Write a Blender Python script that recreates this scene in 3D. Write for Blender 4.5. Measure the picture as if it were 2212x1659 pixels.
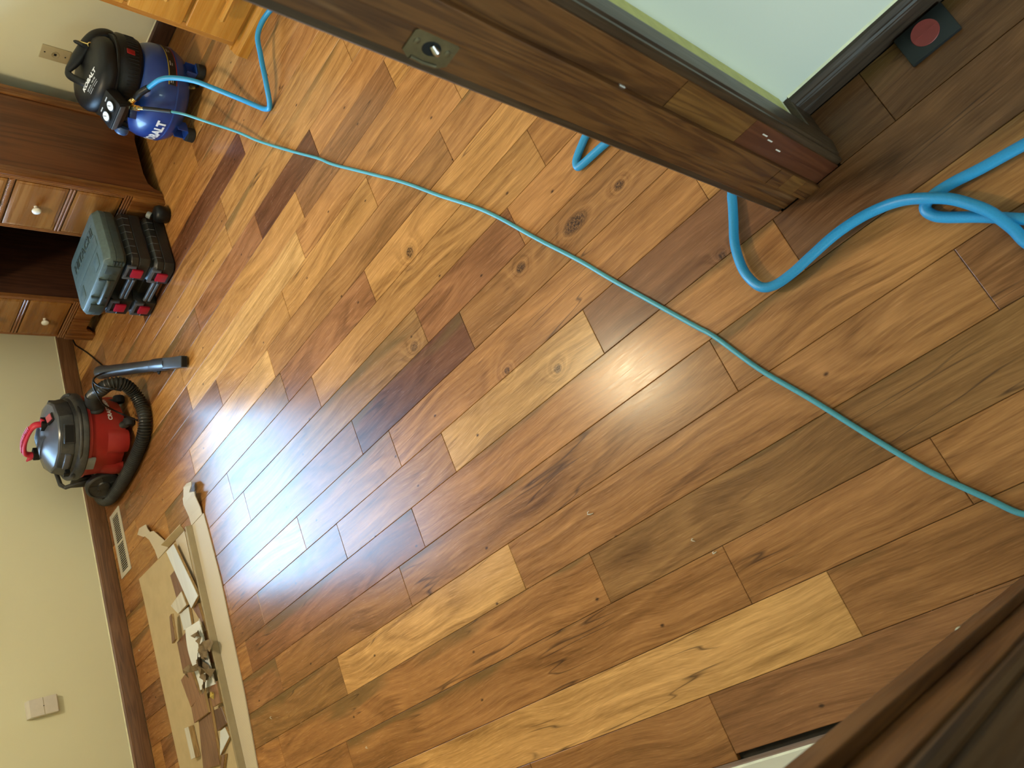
import bpy, bmesh, math, random
from mathutils import Vector, Matrix
random.seed(7)
PI = math.pi
for o in list(bpy.data.objects):
    bpy.data.objects.remove(o)
scene = bpy.context.scene
COL = scene.collection

# ------------------------------------------------------------------ camera
CAM_H = 1.45476
ROWS = ((-0.37368963, -0.61825072, -0.69146374), (-0.84940953, 0.52758209, -0.01267235), (0.37263854, 0.58260036, -0.72230001))
cam_data = bpy.data.cameras.new('camera')
cam_data.sensor_fit = 'HORIZONTAL'
cam_data.sensor_width = 36.0
cam_data.lens = 1656.469 / 2212.0 * 36.0
cam_data.clip_start = 0.02
cam_data.clip_end = 100
cam_data.dof.use_dof = True
cam_data.dof.focus_distance = 2.1
cam_data.dof.aperture_fstop = 8.0
cam = bpy.data.objects.new('camera', cam_data)
COL.objects.link(cam)
r, d, f = [Vector(v) for v in ROWS]
m = Matrix.Identity(4)
for i in range(3):
    m[i][0] = r[i]; m[i][1] = -d[i]; m[i][2] = -f[i]
m[2][3] = CAM_H
cam.matrix_world = m
scene.camera = cam

# ------------------------------------------------------------------ world, lights, exposure
SKY = 33.0
world = bpy.data.worlds.new('sky'); scene.world = world
world.use_nodes = True
wn = world.node_tree.nodes; wl = world.node_tree.links
bg = wn['Background']
tc = wn.new('ShaderNodeTexCoord'); sep = wn.new('ShaderNodeSeparateXYZ'); rp = wn.new('ShaderNodeValToRGB')
wl.new(tc.outputs['Generated'], sep.inputs[0]); wl.new(sep.outputs['Z'], rp.inputs[0]); wl.new(rp.outputs[0], bg.inputs[0])
rp.color_ramp.elements[0].position = 0.0; rp.color_ramp.elements[0].color = (0.36, 0.62, 0.92, 1)
rp.color_ramp.elements[1].position = 0.9; rp.color_ramp.elements[1].color = (0.50, 0.84, 1.30, 1)
bg.inputs[1].default_value = SKY
LAMP_EMIT = 205.0
ADDED_HALL_LAMP = 4.0  # weak unseen lamp added to lift the hall
scene.view_settings.view_transform = 'Standard'
scene.view_settings.look = 'None'
scene.view_settings.gamma = 1.0
scene.view_settings.use_curve_mapping = False
scene.view_settings.exposure = 0.0
scene.cycles.max_bounces = 7
scene.cycles.diffuse_bounces = 4
scene.cycles.glossy_bounces = 4
scene.cycles.transparent_max_bounces = 8
scene.cycles.sample_clamp_indirect = 6.0
scene.cycles.caustics_reflective = False
scene.cycles.caustics_refractive = False
scene.cycles.use_denoising = True

def portal(name, loc, sx, sy, rot):
    l = bpy.data.lights.new(name, 'AREA'); l.shape = 'RECTANGLE'; l.size = sx; l.size_y = sy
    l.cycles.is_portal = True
    o = bpy.data.objects.new(name, l); o.location = loc; o.rotation_euler = rot
    COL.objects.link(o); return o
WX0, WX1, WZ0, WZ1 = 1.14, 2.46, 0.62, 2.08
portal('daylight_portal', ((WX0 + WX1) / 2, 4.20, (WZ0 + WZ1) / 2), WX1 - WX0, WZ1 - WZ0, (-PI / 2, 0, 0))
HY0, HY1, HZ0, HZ1 = -2.50, -0.15, 0.06, 1.45
portal('hall_daylight_portal', (-3.26, (HY0 + HY1) / 2, (HZ0 + HZ1) / 2), HZ1 - HZ0, HY1 - HY0, (0, -PI / 2, 0))

# ------------------------------------------------------------------ materials
class NT:
    def __init__(s, name):
        s.m = bpy.data.materials.new(name); s.m.use_nodes = True
        s.t = s.m.node_tree; s.N = s.t.nodes; s.L = s.t.links
        s.b = s.N['Principled BSDF']
    def node(s, typ, **kw):
        n = s.N.new(typ)
        for k, v in kw.items(): setattr(n, k, v)
        return n
    def set(s, sock, v):
        if hasattr(v, 'is_linked') or isinstance(v, bpy.types.NodeSocket): s.L.new(v, sock)
        else: sock.default_value = v
    def math(s, op, a, b=0.0, c=None, clamp=False):
        n = s.node('ShaderNodeMath', operation=op, use_clamp=clamp)
        s.set(n.inputs[0], a); s.set(n.inputs[1], b)
        if c is not None: s.set(n.inputs[2], c)
        return n.outputs[0]
    def vmath(s, op, a, b=None, scale=None):
        n = s.node('ShaderNodeVectorMath', operation=op)
        s.set(n.inputs[0], a)
        if b is not None: s.set(n.inputs[1], b)
        if scale is not None: s.set(n.inputs[3], scale)
        return n.outputs['Value'] if op in ('LENGTH', 'DISTANCE', 'DOT_PRODUCT') else n.outputs[0]
    def noise(s, vec, scale=1.0, detail=2.0, rough=0.5, dist=0.0):
        n = s.node('ShaderNodeTexNoise'); s.L.new(vec, n.inputs['Vector'])
        n.inputs['Scale'].default_value = scale; n.inputs['Detail'].default_value = detail
        n.inputs['Roughness'].default_value = rough; n.inputs['Distortion'].default_value = dist
        return n.outputs[0]
    def mapping(s, vec, scale=(1, 1, 1), loc=(0, 0, 0), rot=(0, 0, 0)):
        n = s.node('ShaderNodeMapping'); s.L.new(vec, n.inputs[0])
        n.inputs['Scale'].default_value = scale; n.inputs['Location'].default_value = loc; n.inputs['Rotation'].default_value = rot
        return n.outputs[0]
    def ramp(s, fac, stops):
        n = s.node('ShaderNodeValToRGB'); s.L.new(fac, n.inputs[0])
        e = n.color_ramp.elements
        while len(e) < len(stops): e.new(0.5)
        for i, (p, c) in enumerate(stops):
            e[i].position = p; e[i].color = c if len(c) == 4 else (*c, 1)
        return n.outputs[0]
    def mix(s, fac, a, b, blend='MIX'):
        n = s.node('ShaderNodeMix', data_type='RGBA', blend_type=blend)
        s.set(n.inputs[0], fac); s.set(n.inputs[6], a if not isinstance(a, tuple) else (*a[:3], 1)); s.set(n.inputs[7], b if not isinstance(b, tuple) else (*b[:3], 1))
        return n.outputs[2]
    def rng(s, v, a, b, c, d):
        n = s.node('ShaderNodeMapRange'); s.set(n.inputs[0], v)
        for i, x in enumerate((a, b, c, d)): n.inputs[1 + i].default_value = x
        return n.outputs[0]
    def bump(s, h, strength=0.2, dist=0.002):
        n = s.node('ShaderNodeBump'); n.inputs['Strength'].default_value = strength; n.inputs['Distance'].default_value = dist
        s.L.new(h, n.inputs['Height']); s.L.new(n.outputs[0], s.b.inputs['Normal'])
    def obj(s):
        return s.node('ShaderNodeTexCoord').outputs['Object']

def pmat(name, col, rough=0.5, metal=0.0, var=0.12, nscale=30.0, bump=0.0, spec=0.5, coat=0.0, emit=None, dust=None):
    t = NT(name); o = t.obj()
    n = t.noise(o, nscale, 3.0, 0.6)
    lo = tuple(c * (1 - var) for c in col); hi = tuple(min(1, c * (1 + var)) for c in col)
    c = t.ramp(n, [(0.3, lo), (0.7, hi)])
    if dust:
        n2 = t.noise(o, nscale * 0.35, 4.0, 0.65)
        fac = t.rng(n2, 0.42, 0.75, 0.0, dust[1]); c = t.mix(fac, c, dust[0])
    t.L.new(c, t.b.inputs['Base Color'])
    t.b.inputs['Roughness'].default_value = rough; t.b.inputs['Metallic'].default_value = metal
    t.b.inputs['Specular IOR Level'].default_value = spec; t.b.inputs['Coat Weight'].default_value = coat
    if emit:
        t.b.inputs['Emission Color'].default_value = (*emit[0], 1); t.b.inputs['Emission Strength'].default_value = emit[1]
    if bump: t.bump(t.noise(o, nscale * 6, 2.0), bump, 0.001)
    return t.m

def wood(name, dark, light, axis=2, freq=26.0, rough=0.32, stretch=0.06, fine=0.5, coat=0.0, wear=None, wearamt=0.0):
    """varnished timber, grain running along the given object axis"""
    t = NT(name); o = t.obj()
    sc = [freq] * 3; sc[axis] = freq * stretch
    v = t.mapping(o, tuple(sc))
    n1 = t.noise(v, 1.0, 3.0, 0.55, 0.6)
    band = t.math('SINE', t.math('MULTIPLY', n1, 38.0))
    f2 = [freq * 14] * 3; f2[axis] = freq * 0.5
    n2 = t.noise(t.mapping(o, tuple(f2)), 1.0, 2.0, 0.6)
    n3 = t.noise(o, 4.0, 2.0)
    fac = t.math('ADD', t.math('MULTIPLY', band, 0.16), t.math('MULTIPLY', n2, fine))
    fac = t.math('ADD', fac, t.math('MULTIPLY', n3, 0.55), clamp=True)
    c = t.ramp(fac, [(0.25, dark), (0.85, light)])
    if wear:
        w = t.rng(t.noise(t.mapping(o, tuple(x * 0.6 for x in sc)), 1.7, 4.0, 0.7), 0.58, 0.72, 0.0, wearamt)
        c = t.mix(w, c, wear)
    t.L.new(c, t.b.inputs['Base Color'])
    t.L.new(t.rng(n2, 0.2, 0.8, rough - 0.06, rough + 0.1), t.b.inputs['Roughness'])
    t.b.inputs['Coat Weight'].default_value = coat; t.b.inputs['Coat Roughness'].default_value = 0.15
    t.bump(n2, 0.08, 0.0006)
    return t.m

def plank_material():
    t = NT('plank_wood')
    info = t.node('ShaderNodeObjectInfo')
    rnd = info.outputs['Random']; oc = info.outputs['Color']; alpha = info.outputs['Alpha']
    o = t.obj()
    geo = t.node('ShaderNodeNewGeometry').outputs['Position']
    off = t.node('ShaderNodeCombineXYZ'); t.L.new(t.math('MULTIPLY', rnd, 37.0), off.inputs[1]); t.L.new(t.math('MULTIPLY', rnd, 91.0), off.inputs[2])
    p = t.vmath('ADD', o, off.outputs[0])
    sp = t.node('ShaderNodeSeparateXYZ'); t.L.new(o, sp.inputs[0])
    # figure: contours of a stretched noise field, cathedral loops and wavy lines
    wx = t.noise(t.mapping(p, (3.0, 2.6, 1)), 1.0, 1.0, 0.5)
    fld = t.noise(t.mapping(p, (6.0, 1.15, 1)), 1.0, 1.5, 0.45)
    v = t.math('ADD', fld, t.math('MULTIPLY', sp.outputs[0], 1.5))
    # knots seen in the boards, each with the figure swirling around it
    knot = None
    for (kx, ky, rx, ry, hard) in KNOTS:
        dv = t.vmath('MULTIPLY', t.vmath('SUBTRACT', geo, (kx, ky, 0)), (1 / rx, 1 / ry, 0))
        dl = t.vmath('LENGTH', dv)
        v = t.math('ADD', v, t.math('MULTIPLY', t.math('POWER', 2.718, t.math('MULTIPLY', dl, -0.7)), 0.55))
        kk = t.rng(dl, 0.55, 1.15, hard, 0.0)
        knot = kk if knot is None else t.math('MAXIMUM', knot, kk)
    pw = t.node('ShaderNodeCombineXYZ'); t.L.new(t.math('MULTIPLY', t.math('SUBTRACT', wx, 0.5), 0.075), pw.inputs[0])
    pq = t.vmath('ADD', p, pw.outputs[0])
    fine = t.noise(t.mapping(pq, (430, 20, 1)), 1.0, 2.0, 0.7)
    mid = t.noise(t.mapping(pq, (90, 2.6, 1)), 1.0, 2.5, 0.6)
    low = t.noise(t.mapping(pq, (10, 1.8, 1)), 1.0, 2.0, 0.5)
    wob = t.math('ADD', t.math('MULTIPLY', v, 46.0), t.math('MULTIPLY', mid, 3.0))
    band = t.math('SINE', wob)
    band = t.math('ADD', band, t.math('MULTIPLY', t.math('SINE', t.math('MULTIPLY', wob, 2.7)), 0.5))
    band = t.math('MULTIPLY', band, t.rng(t.noise(p, 2.3, 1.0), 0.35, 0.65, 0.45, 1.2))
    a = t.math('ADD', t.math('MULTIPLY', band, 0.14), t.math('MULTIPLY', t.math('SUBTRACT', fine, 0.5), 0.85))
    a = t.math('ADD', a, t.math('MULTIPLY', t.math('SUBTRACT', mid, 0.5), 1.0))
    a = t.math('ADD', a, t.math('MULTIPLY', t.math('SUBTRACT', low, 0.5), 0.9))
    val = t.math('ADD', 1.0, a)
    base = t.mix(t.rng(low, 0.35, 0.7, 0.0, 0.25), oc, (0.24, 0.10, 0.040))      # redder heartwood patches
    c = t.node('ShaderNodeMix', data_type='RGBA', blend_type='MULTIPLY'); c.inputs[0].default_value = 1.0
    t.L.new(base, c.inputs[6]); cv = t.node('ShaderNodeCombineColor')
    t.L.new(val, cv.inputs[0]); t.L.new(t.math('POWER', t.math('MAXIMUM', val, 0.05), 1.12), cv.inputs[1]); t.L.new(t.math('POWER', t.math('MAXIMUM', val, 0.05), 1.25), cv.inputs[2])
    t.L.new(cv.outputs[0], c.inputs[7])
    col = c.outputs[2]
    # olive sapwood streak along one edge of some boards
    oliv = t.rng(t.math('ADD', t.math('MULTIPLY', sp.outputs[0], 6.0), t.math('MULTIPLY', t.math('SUBTRACT', low, 0.5), 1.6)), 0.28, 0.46, 0.0, 0.65)
    oliv = t.math('MULTIPLY', oliv, t.math('GREATER_THAN', t.math('FRACT', t.math('MULTIPLY', rnd, 17.3)), 0.66))
    col = t.mix(oliv, col, (0.115, 0.072, 0.022))
    # dark mineral lines, pin knots
    mn = t.noise(t.mapping(p, (26, 1.5, 3)), 1.0, 1.0, 0.4)
    streak = t.rng(t.math('ABSOLUTE', t.math('SUBTRACT', mn, 0.5)), 0.0, 0.012, 0.75, 0.0)
    streak = t.math('MULTIPLY', streak, t.rng(t.noise(p, 3.1, 1.0), 0.56, 0.66, 0.0, 1.0))
    vo = t.node('ShaderNodeTexVoronoi'); vo.voronoi_dimensions = '2D'; vo.inputs['Scale'].default_value = 4.2
    t.L.new(t.mapping(p, (1.25, 0.8, 1)), vo.inputs['Vector'])
    vs_ = t.node('ShaderNodeSeparateColor'); t.L.new(vo.outputs['Color'], vs_.inputs[0])
    pin = t.rng(t.math('ADD', vo.outputs['Distance'], t.math('MULTIPLY', t.math('SUBTRACT', fine, 0.5), 0.02)), 0.008, 0.026, 0.85, 0.0)
    pin = t.math('MULTIPLY', pin, t.math('GREATER_THAN', vs_.outputs[0], 0.52))
    dk = t.math('MAXIMUM', streak, pin)
    if knot is not None:
        burl = t.rng(t.noise(geo, 190.0, 3.0, 0.7), 0.42, 0.6, 1.0, 0.35)
        dk = t.math('MAXIMUM', dk, t.math('MULTIPLY', knot, burl))
    col = t.mix(dk, col, (0.030, 0.014, 0.008))
    t.L.new(col, t.b.inputs['Base Color'])
    t.L.new(t.math('ADD', t.rng(fine, 0.3, 0.7, 0.19, 0.28), 0.0), t.b.inputs['Roughness'])
    t.b.inputs['Specular IOR Level'].default_value = 0.25
    t.bump(t.math('ADD', t.math('MULTIPLY', fine, 0.6), t.math('MULTIPLY', mid, 1.0)), 0.10, 0.0007)
    return t.m

# (x, y, half width, half length, darkness): knots read off the boards
KNOTS = [(0.975, 0.79, 0.022, 0.045, 1.0), (0.964, 0.641, 0.012, 0.016, 0.9), (0.993, 0.99, 0.014, 0.02, 0.95),
         (1.317, 1.331, 0.022, 0.02, 0.95), (0.66, 0.52, 0.009, 0.011, 0.9), (0.70, 1.02, 0.012, 0.014, 0.9), (0.79, 1.17, 0.010, 0.012, 0.9), (1.06, 1.46, 0.016, 0.02, 0.7)]
M_PLANK = plank_material()
M_SUB = pmat('subfloor', (0.035, 0.026, 0.016), 0.9, var=0.3)
def wall_mat(name, col):
    t = NT(name); o = t.obj()
    n = t.noise(o, 2.0, 2.0); c = t.ramp(n, [(0.3, tuple(x * 0.97 for x in col)), (0.7, col)])
    t.L.new(c, t.b.inputs['Base Color']); t.b.inputs['Roughness'].default_value = 0.75
    t.b.inputs['Specular IOR Level'].default_value = 0.25
    t.bump(t.noise(o, 220.0, 2.0), 0.12, 0.0008)
    return t.m
M_WALL = wall_mat('room_wall_paint', (0.76, 0.72, 0.50))
M_HALL = wall_mat('hall_wall_paint', (0.72, 0.72, 0.62))
M_HALLFAR = wall_mat('hall_far_bounce_cut', (0.34, 0.30, 0.22))  # unseen hall walls, made dark to cut bounce light on the hall floor
M_CEIL = wall_mat('ceiling_paint', (0.80, 0.79, 0.76))
M_CAULK = pmat('paint_edge', (0.78, 0.74, 0.50), 0.6)
M_YELLOW = pmat('old_yellow_paint', (0.55, 0.52, 0.17), 0.6)
M_BASE = wood('baseboard_wood', (0.095, 0.040, 0.016), (0.210, 0.098, 0.042), axis=0, rough=0.4)
M_BASEY = wood('baseboard_wood_side', (0.050, 0.022, 0.011), (0.130, 0.060, 0.028), axis=1, rough=0.4, wear=(0.30, 0.28, 0.25), wearamt=0.25)
M_BASEHALL = wood('hall_baseboard_wood', (0.022, 0.013, 0.008), (0.060, 0.036, 0.022), axis=1, rough=0.45, wear=(0.24, 0.23, 0.22), wearamt=0.6)
M_BASELAMPLIT = wood('baseboard_wood_lamplit', (0.20, 0.125, 0.075), (0.34, 0.24, 0.165), axis=1, rough=0.4)  # left baseboard: strong lamplight put into a paler wood tone
M_JAMB = wood('jamb_wood', (0.050, 0.0155, 0.0040), (0.155, 0.060, 0.0140), axis=2, rough=0.38, freq=30, wear=(0.30, 0.22, 0.14), wearamt=0.2)
M_JAMBRED = wood('jamb_wood_red', (0.065, 0.017, 0.007), (0.120, 0.036, 0.014), axis=2, rough=0.34, freq=20)
M_JAMBLIGHT = wood('jamb_wood_light', (0.090, 0.034, 0.008), (0.205, 0.090, 0.020), axis=2, rough=0.38, freq=26)
M_CASING = wood('casing_wood', (0.026, 0.0135, 0.0065), (0.070, 0.040, 0.020), axis=2, rough=0.36, freq=22)
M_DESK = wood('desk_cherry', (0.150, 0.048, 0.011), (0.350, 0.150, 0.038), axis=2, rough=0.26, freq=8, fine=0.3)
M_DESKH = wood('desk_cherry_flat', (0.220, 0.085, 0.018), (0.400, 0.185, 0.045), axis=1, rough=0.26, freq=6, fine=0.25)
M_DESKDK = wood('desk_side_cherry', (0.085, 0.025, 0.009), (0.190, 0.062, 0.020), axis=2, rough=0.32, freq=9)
M_DESKIN = wood('desk_inner', (0.040, 0.014, 0.007), (0.095, 0.034, 0.016), axis=2, rough=0.5)
M_MAPLE = wood('maple_honey', (0.44, 0.170, 0.020), (0.60, 0.280, 0.045), axis=1, rough=0.27, freq=9, fine=0.35)
M_MAPLEV = wood('maple_honey_upright', (0.34, 0.125, 0.018), (0.48, 0.205, 0.036), axis=2, rough=0.27, freq=9, fine=0.35)
M_PORC = pmat('porcelain', (0.80, 0.78, 0.70), 0.15, var=0.03)
M_IVORY = pmat('ivory_plastic', (0.50, 0.42, 0.25), 0.35, var=0.04)
M_IVORYDK = pmat('ivory_plastic_shadow', (0.40, 0.33, 0.19), 0.4, var=0.04)
M_CREAM = pmat('cream_plastic', (0.66, 0.60, 0.52), 0.5, var=0.04)
M_BLACK = pmat('black_plastic', (0.007, 0.007, 0.0075), 0.42, var=0.25, bump=0.06, spec=0.3)
M_BLACKM = pmat('black_matte_plastic', (0.012, 0.012, 0.012), 0.5, var=0.3, spec=0.3)
M_RUBBER = pmat('black_rubber', (0.014, 0.014, 0.014), 0.7, var=0.3)
M_DKHOLE = pmat('hole_shade', (0.004, 0.004, 0.004), 0.9)  # near-black standing in for the shade inside holes, slots and hinge gaps
M_BLUETANK = pmat('blue_tank_enamel', (0.012, 0.048, 0.250), 0.36, var=0.06, nscale=8, coat=0.3)
M_BLUEKNOB = pmat('blue_plastic', (0.030, 0.070, 0.170), 0.35)
M_BRASS = pmat('brass', (0.78, 0.55, 0.20), 0.25, 1.0)
M_STEEL = pmat('steel', (0.55, 0.55, 0.54), 0.28, 1.0)
M_WHITEPRINT = pmat('white_print', (0.80, 0.80, 0.80), 0.5, var=0.02)
M_GREYPRINT = pmat('grey_print', (0.45, 0.45, 0.45), 0.5, var=0.02)
M_DIAL = pmat('gauge_face', (0.72, 0.74, 0.78), 0.25, var=0.03)
M_YELLOWLBL = pmat('yellow_label', (0.50, 0.42, 0.06), 0.4)
M_BLACKLBL = pmat('black_label', (0.015, 0.013, 0.013), 0.35, var=0.6, nscale=160)
M_REDLBL = pmat('red_label', (0.25, 0.02, 0.02), 0.4)
M_REDSW = pmat('red_switch', (0.32, 0.015, 0.020), 0.3)
M_REDLATCH = pmat('red_latch_plastic', (0.36, 0.010, 0.032), 0.32, var=0.08)
M_REDTANK = pmat('red_drum_plastic', (0.34, 0.020, 0.016), 0.42, var=0.1, nscale=12, dust=((0.35, 0.16, 0.11), 0.22))
M_REDHANDLE = pmat('red_handle_plastic', (0.60, 0.030, 0.060), 0.4, var=0.06)
M_PINKSW = pmat('faded_red_switch', (0.55, 0.12, 0.16), 0.4)
M_VACTOP = pmat('dusty_skylit_head', (0.09, 0.095, 0.11), 0.27, var=0.12, nscale=10, spec=0.7, dust=((0.22, 0.22, 0.21), 0.2))  # black plastic greyed by dust, with window light put into the tone
M_VACBLK = pmat('vac_black', (0.018, 0.018, 0.019), 0.45, var=0.3, dust=((0.14, 0.125, 0.10), 0.45))
M_VACHOSE = pmat('vac_hose', (0.020, 0.019, 0.017), 0.32, var=0.25, dust=((0.09, 0.08, 0.065), 0.25))
M_WAND = pmat('vac_wand', (0.040, 0.044, 0.052), 0.33, var=0.15)
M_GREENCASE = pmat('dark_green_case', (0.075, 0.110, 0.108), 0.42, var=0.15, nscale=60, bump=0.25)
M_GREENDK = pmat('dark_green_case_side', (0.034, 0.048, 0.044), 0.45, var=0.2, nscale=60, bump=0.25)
M_CASE = pmat('black_case', (0.014, 0.014, 0.013), 0.40, var=0.25, nscale=60, bump=0.12)
M_CASESHEEN = pmat('black_case_window_sheen', (0.085, 0.095, 0.110), 0.32, var=0.2)  # dark case plastic with the bluish window reflection put into its colour
M_HOSEBLUE = pmat('blue_air_hose', (0.022, 0.270, 0.520), 0.38, var=0.08, nscale=400, bump=0.1)
M_HOSETEAL = pmat('teal_air_hose', (0.080, 0.340, 0.400), 0.38, var=0.08, nscale=400)
M_KRAFT = pmat('kraft_card', (0.56, 0.430, 0.250), 0.8, var=0.06, nscale=14, spec=0.2)
M_KRAFTSHADED = pmat('kraft_card_shaded', (0.36, 0.285, 0.175), 0.8, var=0.08, nscale=14, spec=0.2)  # same kraft, darkened for the shaded outer face of the carton wall
def card_skylit():  # kraft card, skylight on flaps and tongues painted in as a paler tone
    t = NT('skylit_kraft_card'); o = t.obj()
    w = t.node('ShaderNodeTexWave'); w.inputs['Scale'].default_value = 60.0; w.inputs['Distortion'].default_value = 1.0
    w.bands_direction = 'X'; t.L.new(o, w.inputs['Vector'])
    t.L.new(t.ramp(w.outputs[0], [(0.2, (0.55, 0.455, 0.32)), (0.8, (0.66, 0.56, 0.42))]), t.b.inputs['Base Color'])
    t.b.inputs['Roughness'].default_value = 0.75; t.bump(w.outputs[0], 0.2, 0.001)
    return t.m
M_CARDSKYLIT = card_skylit()
M_PAPER = pmat('brown_packing_paper', (0.20, 0.135, 0.070), 0.85, var=0.2, nscale=40)
M_PLY = wood('plank_core_ply', (0.30, 0.17, 0.06), (0.55, 0.36, 0.16), axis=0, rough=0.7, freq=40)
M_PALEBACK = wood('plank_back_pale', (0.60, 0.55, 0.46), (0.76, 0.72, 0.64), axis=0, rough=0.6, freq=16, fine=0.3)
M_PALEWHITE = wood('plank_back_white', (0.68, 0.69, 0.68), (0.80, 0.81, 0.80), axis=0, rough=0.55, freq=10, fine=0.2)
M_FOAM = pmat('white_foam_sheet', (0.80, 0.80, 0.78), 0.5, var=0.02)
M_FACEB = wood('offcut_face', (0.135, 0.058, 0.032), (0.270, 0.130, 0.075), axis=0, rough=0.3, freq=30)
M_FACER = wood('offcut_face_red', (0.190, 0.080, 0.040), (0.340, 0.165, 0.090), axis=0, rough=0.3, freq=30)
M_FACED = wood('offcut_face_dark', (0.070, 0.026, 0.016), (0.150, 0.062, 0.036), axis=0, rough=0.3, freq=30)
M_GOLD = pmat('gold_foil', (0.75, 0.58, 0.22), 0.22, 1.0, var=0.3)
M_SHAVE = pmat('wood_shaving', (0.62, 0.52, 0.38), 0.7)
M_REGISTER = pmat('almond_enamel', (0.60, 0.54, 0.42), 0.35, var=0.06)
M_PAD = pmat('black_pad_plastic', (0.010, 0.014, 0.015), 0.45)
M_REDDISC = pmat('red_disc_plastic', (0.30, 0.050, 0.045), 0.5, var=0.06)
M_STRIKE = pmat('aged_brass_plate', (0.16, 0.14, 0.085), 0.38, 0.8, var=0.25)
M_HINGE = pmat('aged_hinge_brass', (0.20, 0.16, 0.09), 0.4, 0.7, var=0.25)
M_HINGETIP = pmat('painted_pin_tip', (0.62, 0.58, 0.36), 0.5)
M_GREYPL = pmat('grey_plastic', (0.20, 0.21, 0.20), 0.5)
M_LAMPGLASS = pmat('lit_lamp_glass', (0.9, 0.8, 0.6), 0.4, emit=((1.0, 0.84, 0.54), LAMP_EMIT))
M_HALLGLASS = pmat('added_hall_lamp_glass', (0.9, 0.85, 0.75), 0.4, emit=((1.0, 0.88, 0.66), ADDED_HALL_LAMP))  # glow of the added hall lamp
M_TRIMW = pmat('window_trim_wood', (0.16, 0.075, 0.030), 0.35)
def glass(name, tint):
    t = NT(name)
    lw = t.node('ShaderNodeFresnel'); lw.inputs[0].default_value = 1.5
    tr = t.node('ShaderNodeBsdfTransparent'); gl = t.node('ShaderNodeBsdfGlossy'); gl.inputs['Roughness'].default_value = 0.02
    n = t.noise(t.obj(), 3.0); t.L.new(t.ramp(n, [(0, tuple(c * 0.98 for c in tint)), (1, tint)]), tr.inputs[0])
    mx = t.node('ShaderNodeMixShader'); t.L.new(lw.outputs[0], mx.inputs[0]); t.L.new(tr.outputs[0], mx.inputs[1]); t.L.new(gl.outputs[0], mx.inputs[2])
    t.L.new(mx.outputs[0], t.N['Material Output'].inputs[0])
    return t.m
M_GLASS = glass('window_glass', (0.97, 0.98, 0.98)); M_WARMINGGLASS = glass('hall_warming_glass', (0.96, 0.86, 0.72))  # hall pane tint is invented, to warm the blue skylight there

# ------------------------------------------------------------------ mesh helpers
class MB:
    def __init__(s): s.v = []; s.f = []
    def add(s, vs, fs):
        n = len(s.v); s.v += [tuple(v) for v in vs]; s.f += [tuple(i + n for i in f) for f in fs]; return s
    def box(s, x0, y0, z0, x1, y1, z1, M=None):
        vs = [Vector((x, y, z)) for z in (z0, z1) for y in (y0, y1) for x in (x0, x1)]
        if M is not None: vs = [M @ v for v in vs]
        return s.add(vs, [(0, 2, 3, 1), (4, 5, 7, 6), (0, 1, 5, 4), (2, 6, 7, 3), (0, 4, 6, 2), (1, 3, 7, 5)])
    def prism(s, poly, a, b, M=None):
        """poly: list of (x, y); extruded along z from a to b, then M"""
        n = len(poly); vs = [Vector((x, y, a)) for x, y in poly] + [Vector((x, y, b)) for x, y in poly]
        if M is not None: vs = [M @ v for v in vs]
        return s.add(vs, [tuple(range(n - 1, -1, -1)), tuple(range(n, 2 * n))] + [(i, (i + 1) % n, n + (i + 1) % n, n + i) for i in range(n)])
    def lathe(s, prof, n=32, M=None, sx=1.0, sy=1.0):
        k = len(prof); vs = []
        for (r, z) in prof:
            for i in range(n):
                a = 2 * PI * i / n; vs.append(Vector((r * sx * math.cos(a), r * sy * math.sin(a), z)))
        if M is not None: vs = [M @ v for v in vs]
        fs = [(j * n + i, j * n + (i + 1) % n, (j + 1) * n + (i + 1) % n, (j + 1) * n + i) for j in range(k - 1) for i in range(n)]
        fs += [tuple(range(n - 1, -1, -1)), tuple((k - 1) * n + i for i in range(n))]
        return s.add(vs, fs)
    def tube(s, path, rad, n=10, flat=1.0, up=None):
        P = [Vector(p) for p in path]; k = len(P); vs = []
        R = rad if isinstance(rad, (list, tuple)) else [rad] * k
        T = [(P[min(i + 1, k - 1)] - P[max(i - 1, 0)]).normalized() for i in range(k)]
        nrm = Vector(up) if up is not None else (Vector((0, 0, 1)) if abs(T[0].z) < 0.9 else Vector((1, 0, 0)))
        for i in range(k):
            nrm = (nrm - T[i] * nrm.dot(T[i])).normalized(); b = T[i].cross(nrm)
            for j in range(n):
                a = 2 * PI * j / n; vs.append(P[i] + (nrm * math.cos(a) * flat + b * math.sin(a)) * R[i])
        fs = [(j * n + i, (j + 1) * n + i, (j + 1) * n + (i + 1) % n, j * n + (i + 1) % n) for j in range(k - 1) for i in range(n)]
        fs += [tuple(range(n)), tuple((k - 1) * n + i for i in range(n - 1, -1, -1))]
        return s.add(vs, fs)
    def cyl(s, p0, p1, r0, r1=None, n=20):
        return s.tube([p0, p1], [r0, r0 if r1 is None else r1], n)
    def build(s, name, mat, parent=None, smooth=35, bevel=0.0, seg=2):
        me = bpy.data.meshes.new(name); me.from_pydata(s.v, [], s.f); me.update()
        bm = bmesh.new(); bm.from_mesh(me); bmesh.ops.recalc_face_normals(bm, faces=bm.faces)
        if bevel:
            es = [e for e in bm.edges if len(e.link_faces) == 2 and e.calc_face_angle(0) > 0.6]
            bmesh.ops.bevel(bm, geom=es, offset=bevel, segments=seg, profile=0.6, affect='EDGES', clamp_overlap=True)
        bm.to_mesh(me); bm.free()
        if smooth:
            me.shade_smooth(); me.set_sharp_from_angle(angle=math.radians(smooth))
        me.materials.append(mat)
        o = bpy.data.objects.new(name, me); COL.objects.link(o)
        if parent is not None: o.parent = parent
        return o

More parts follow.
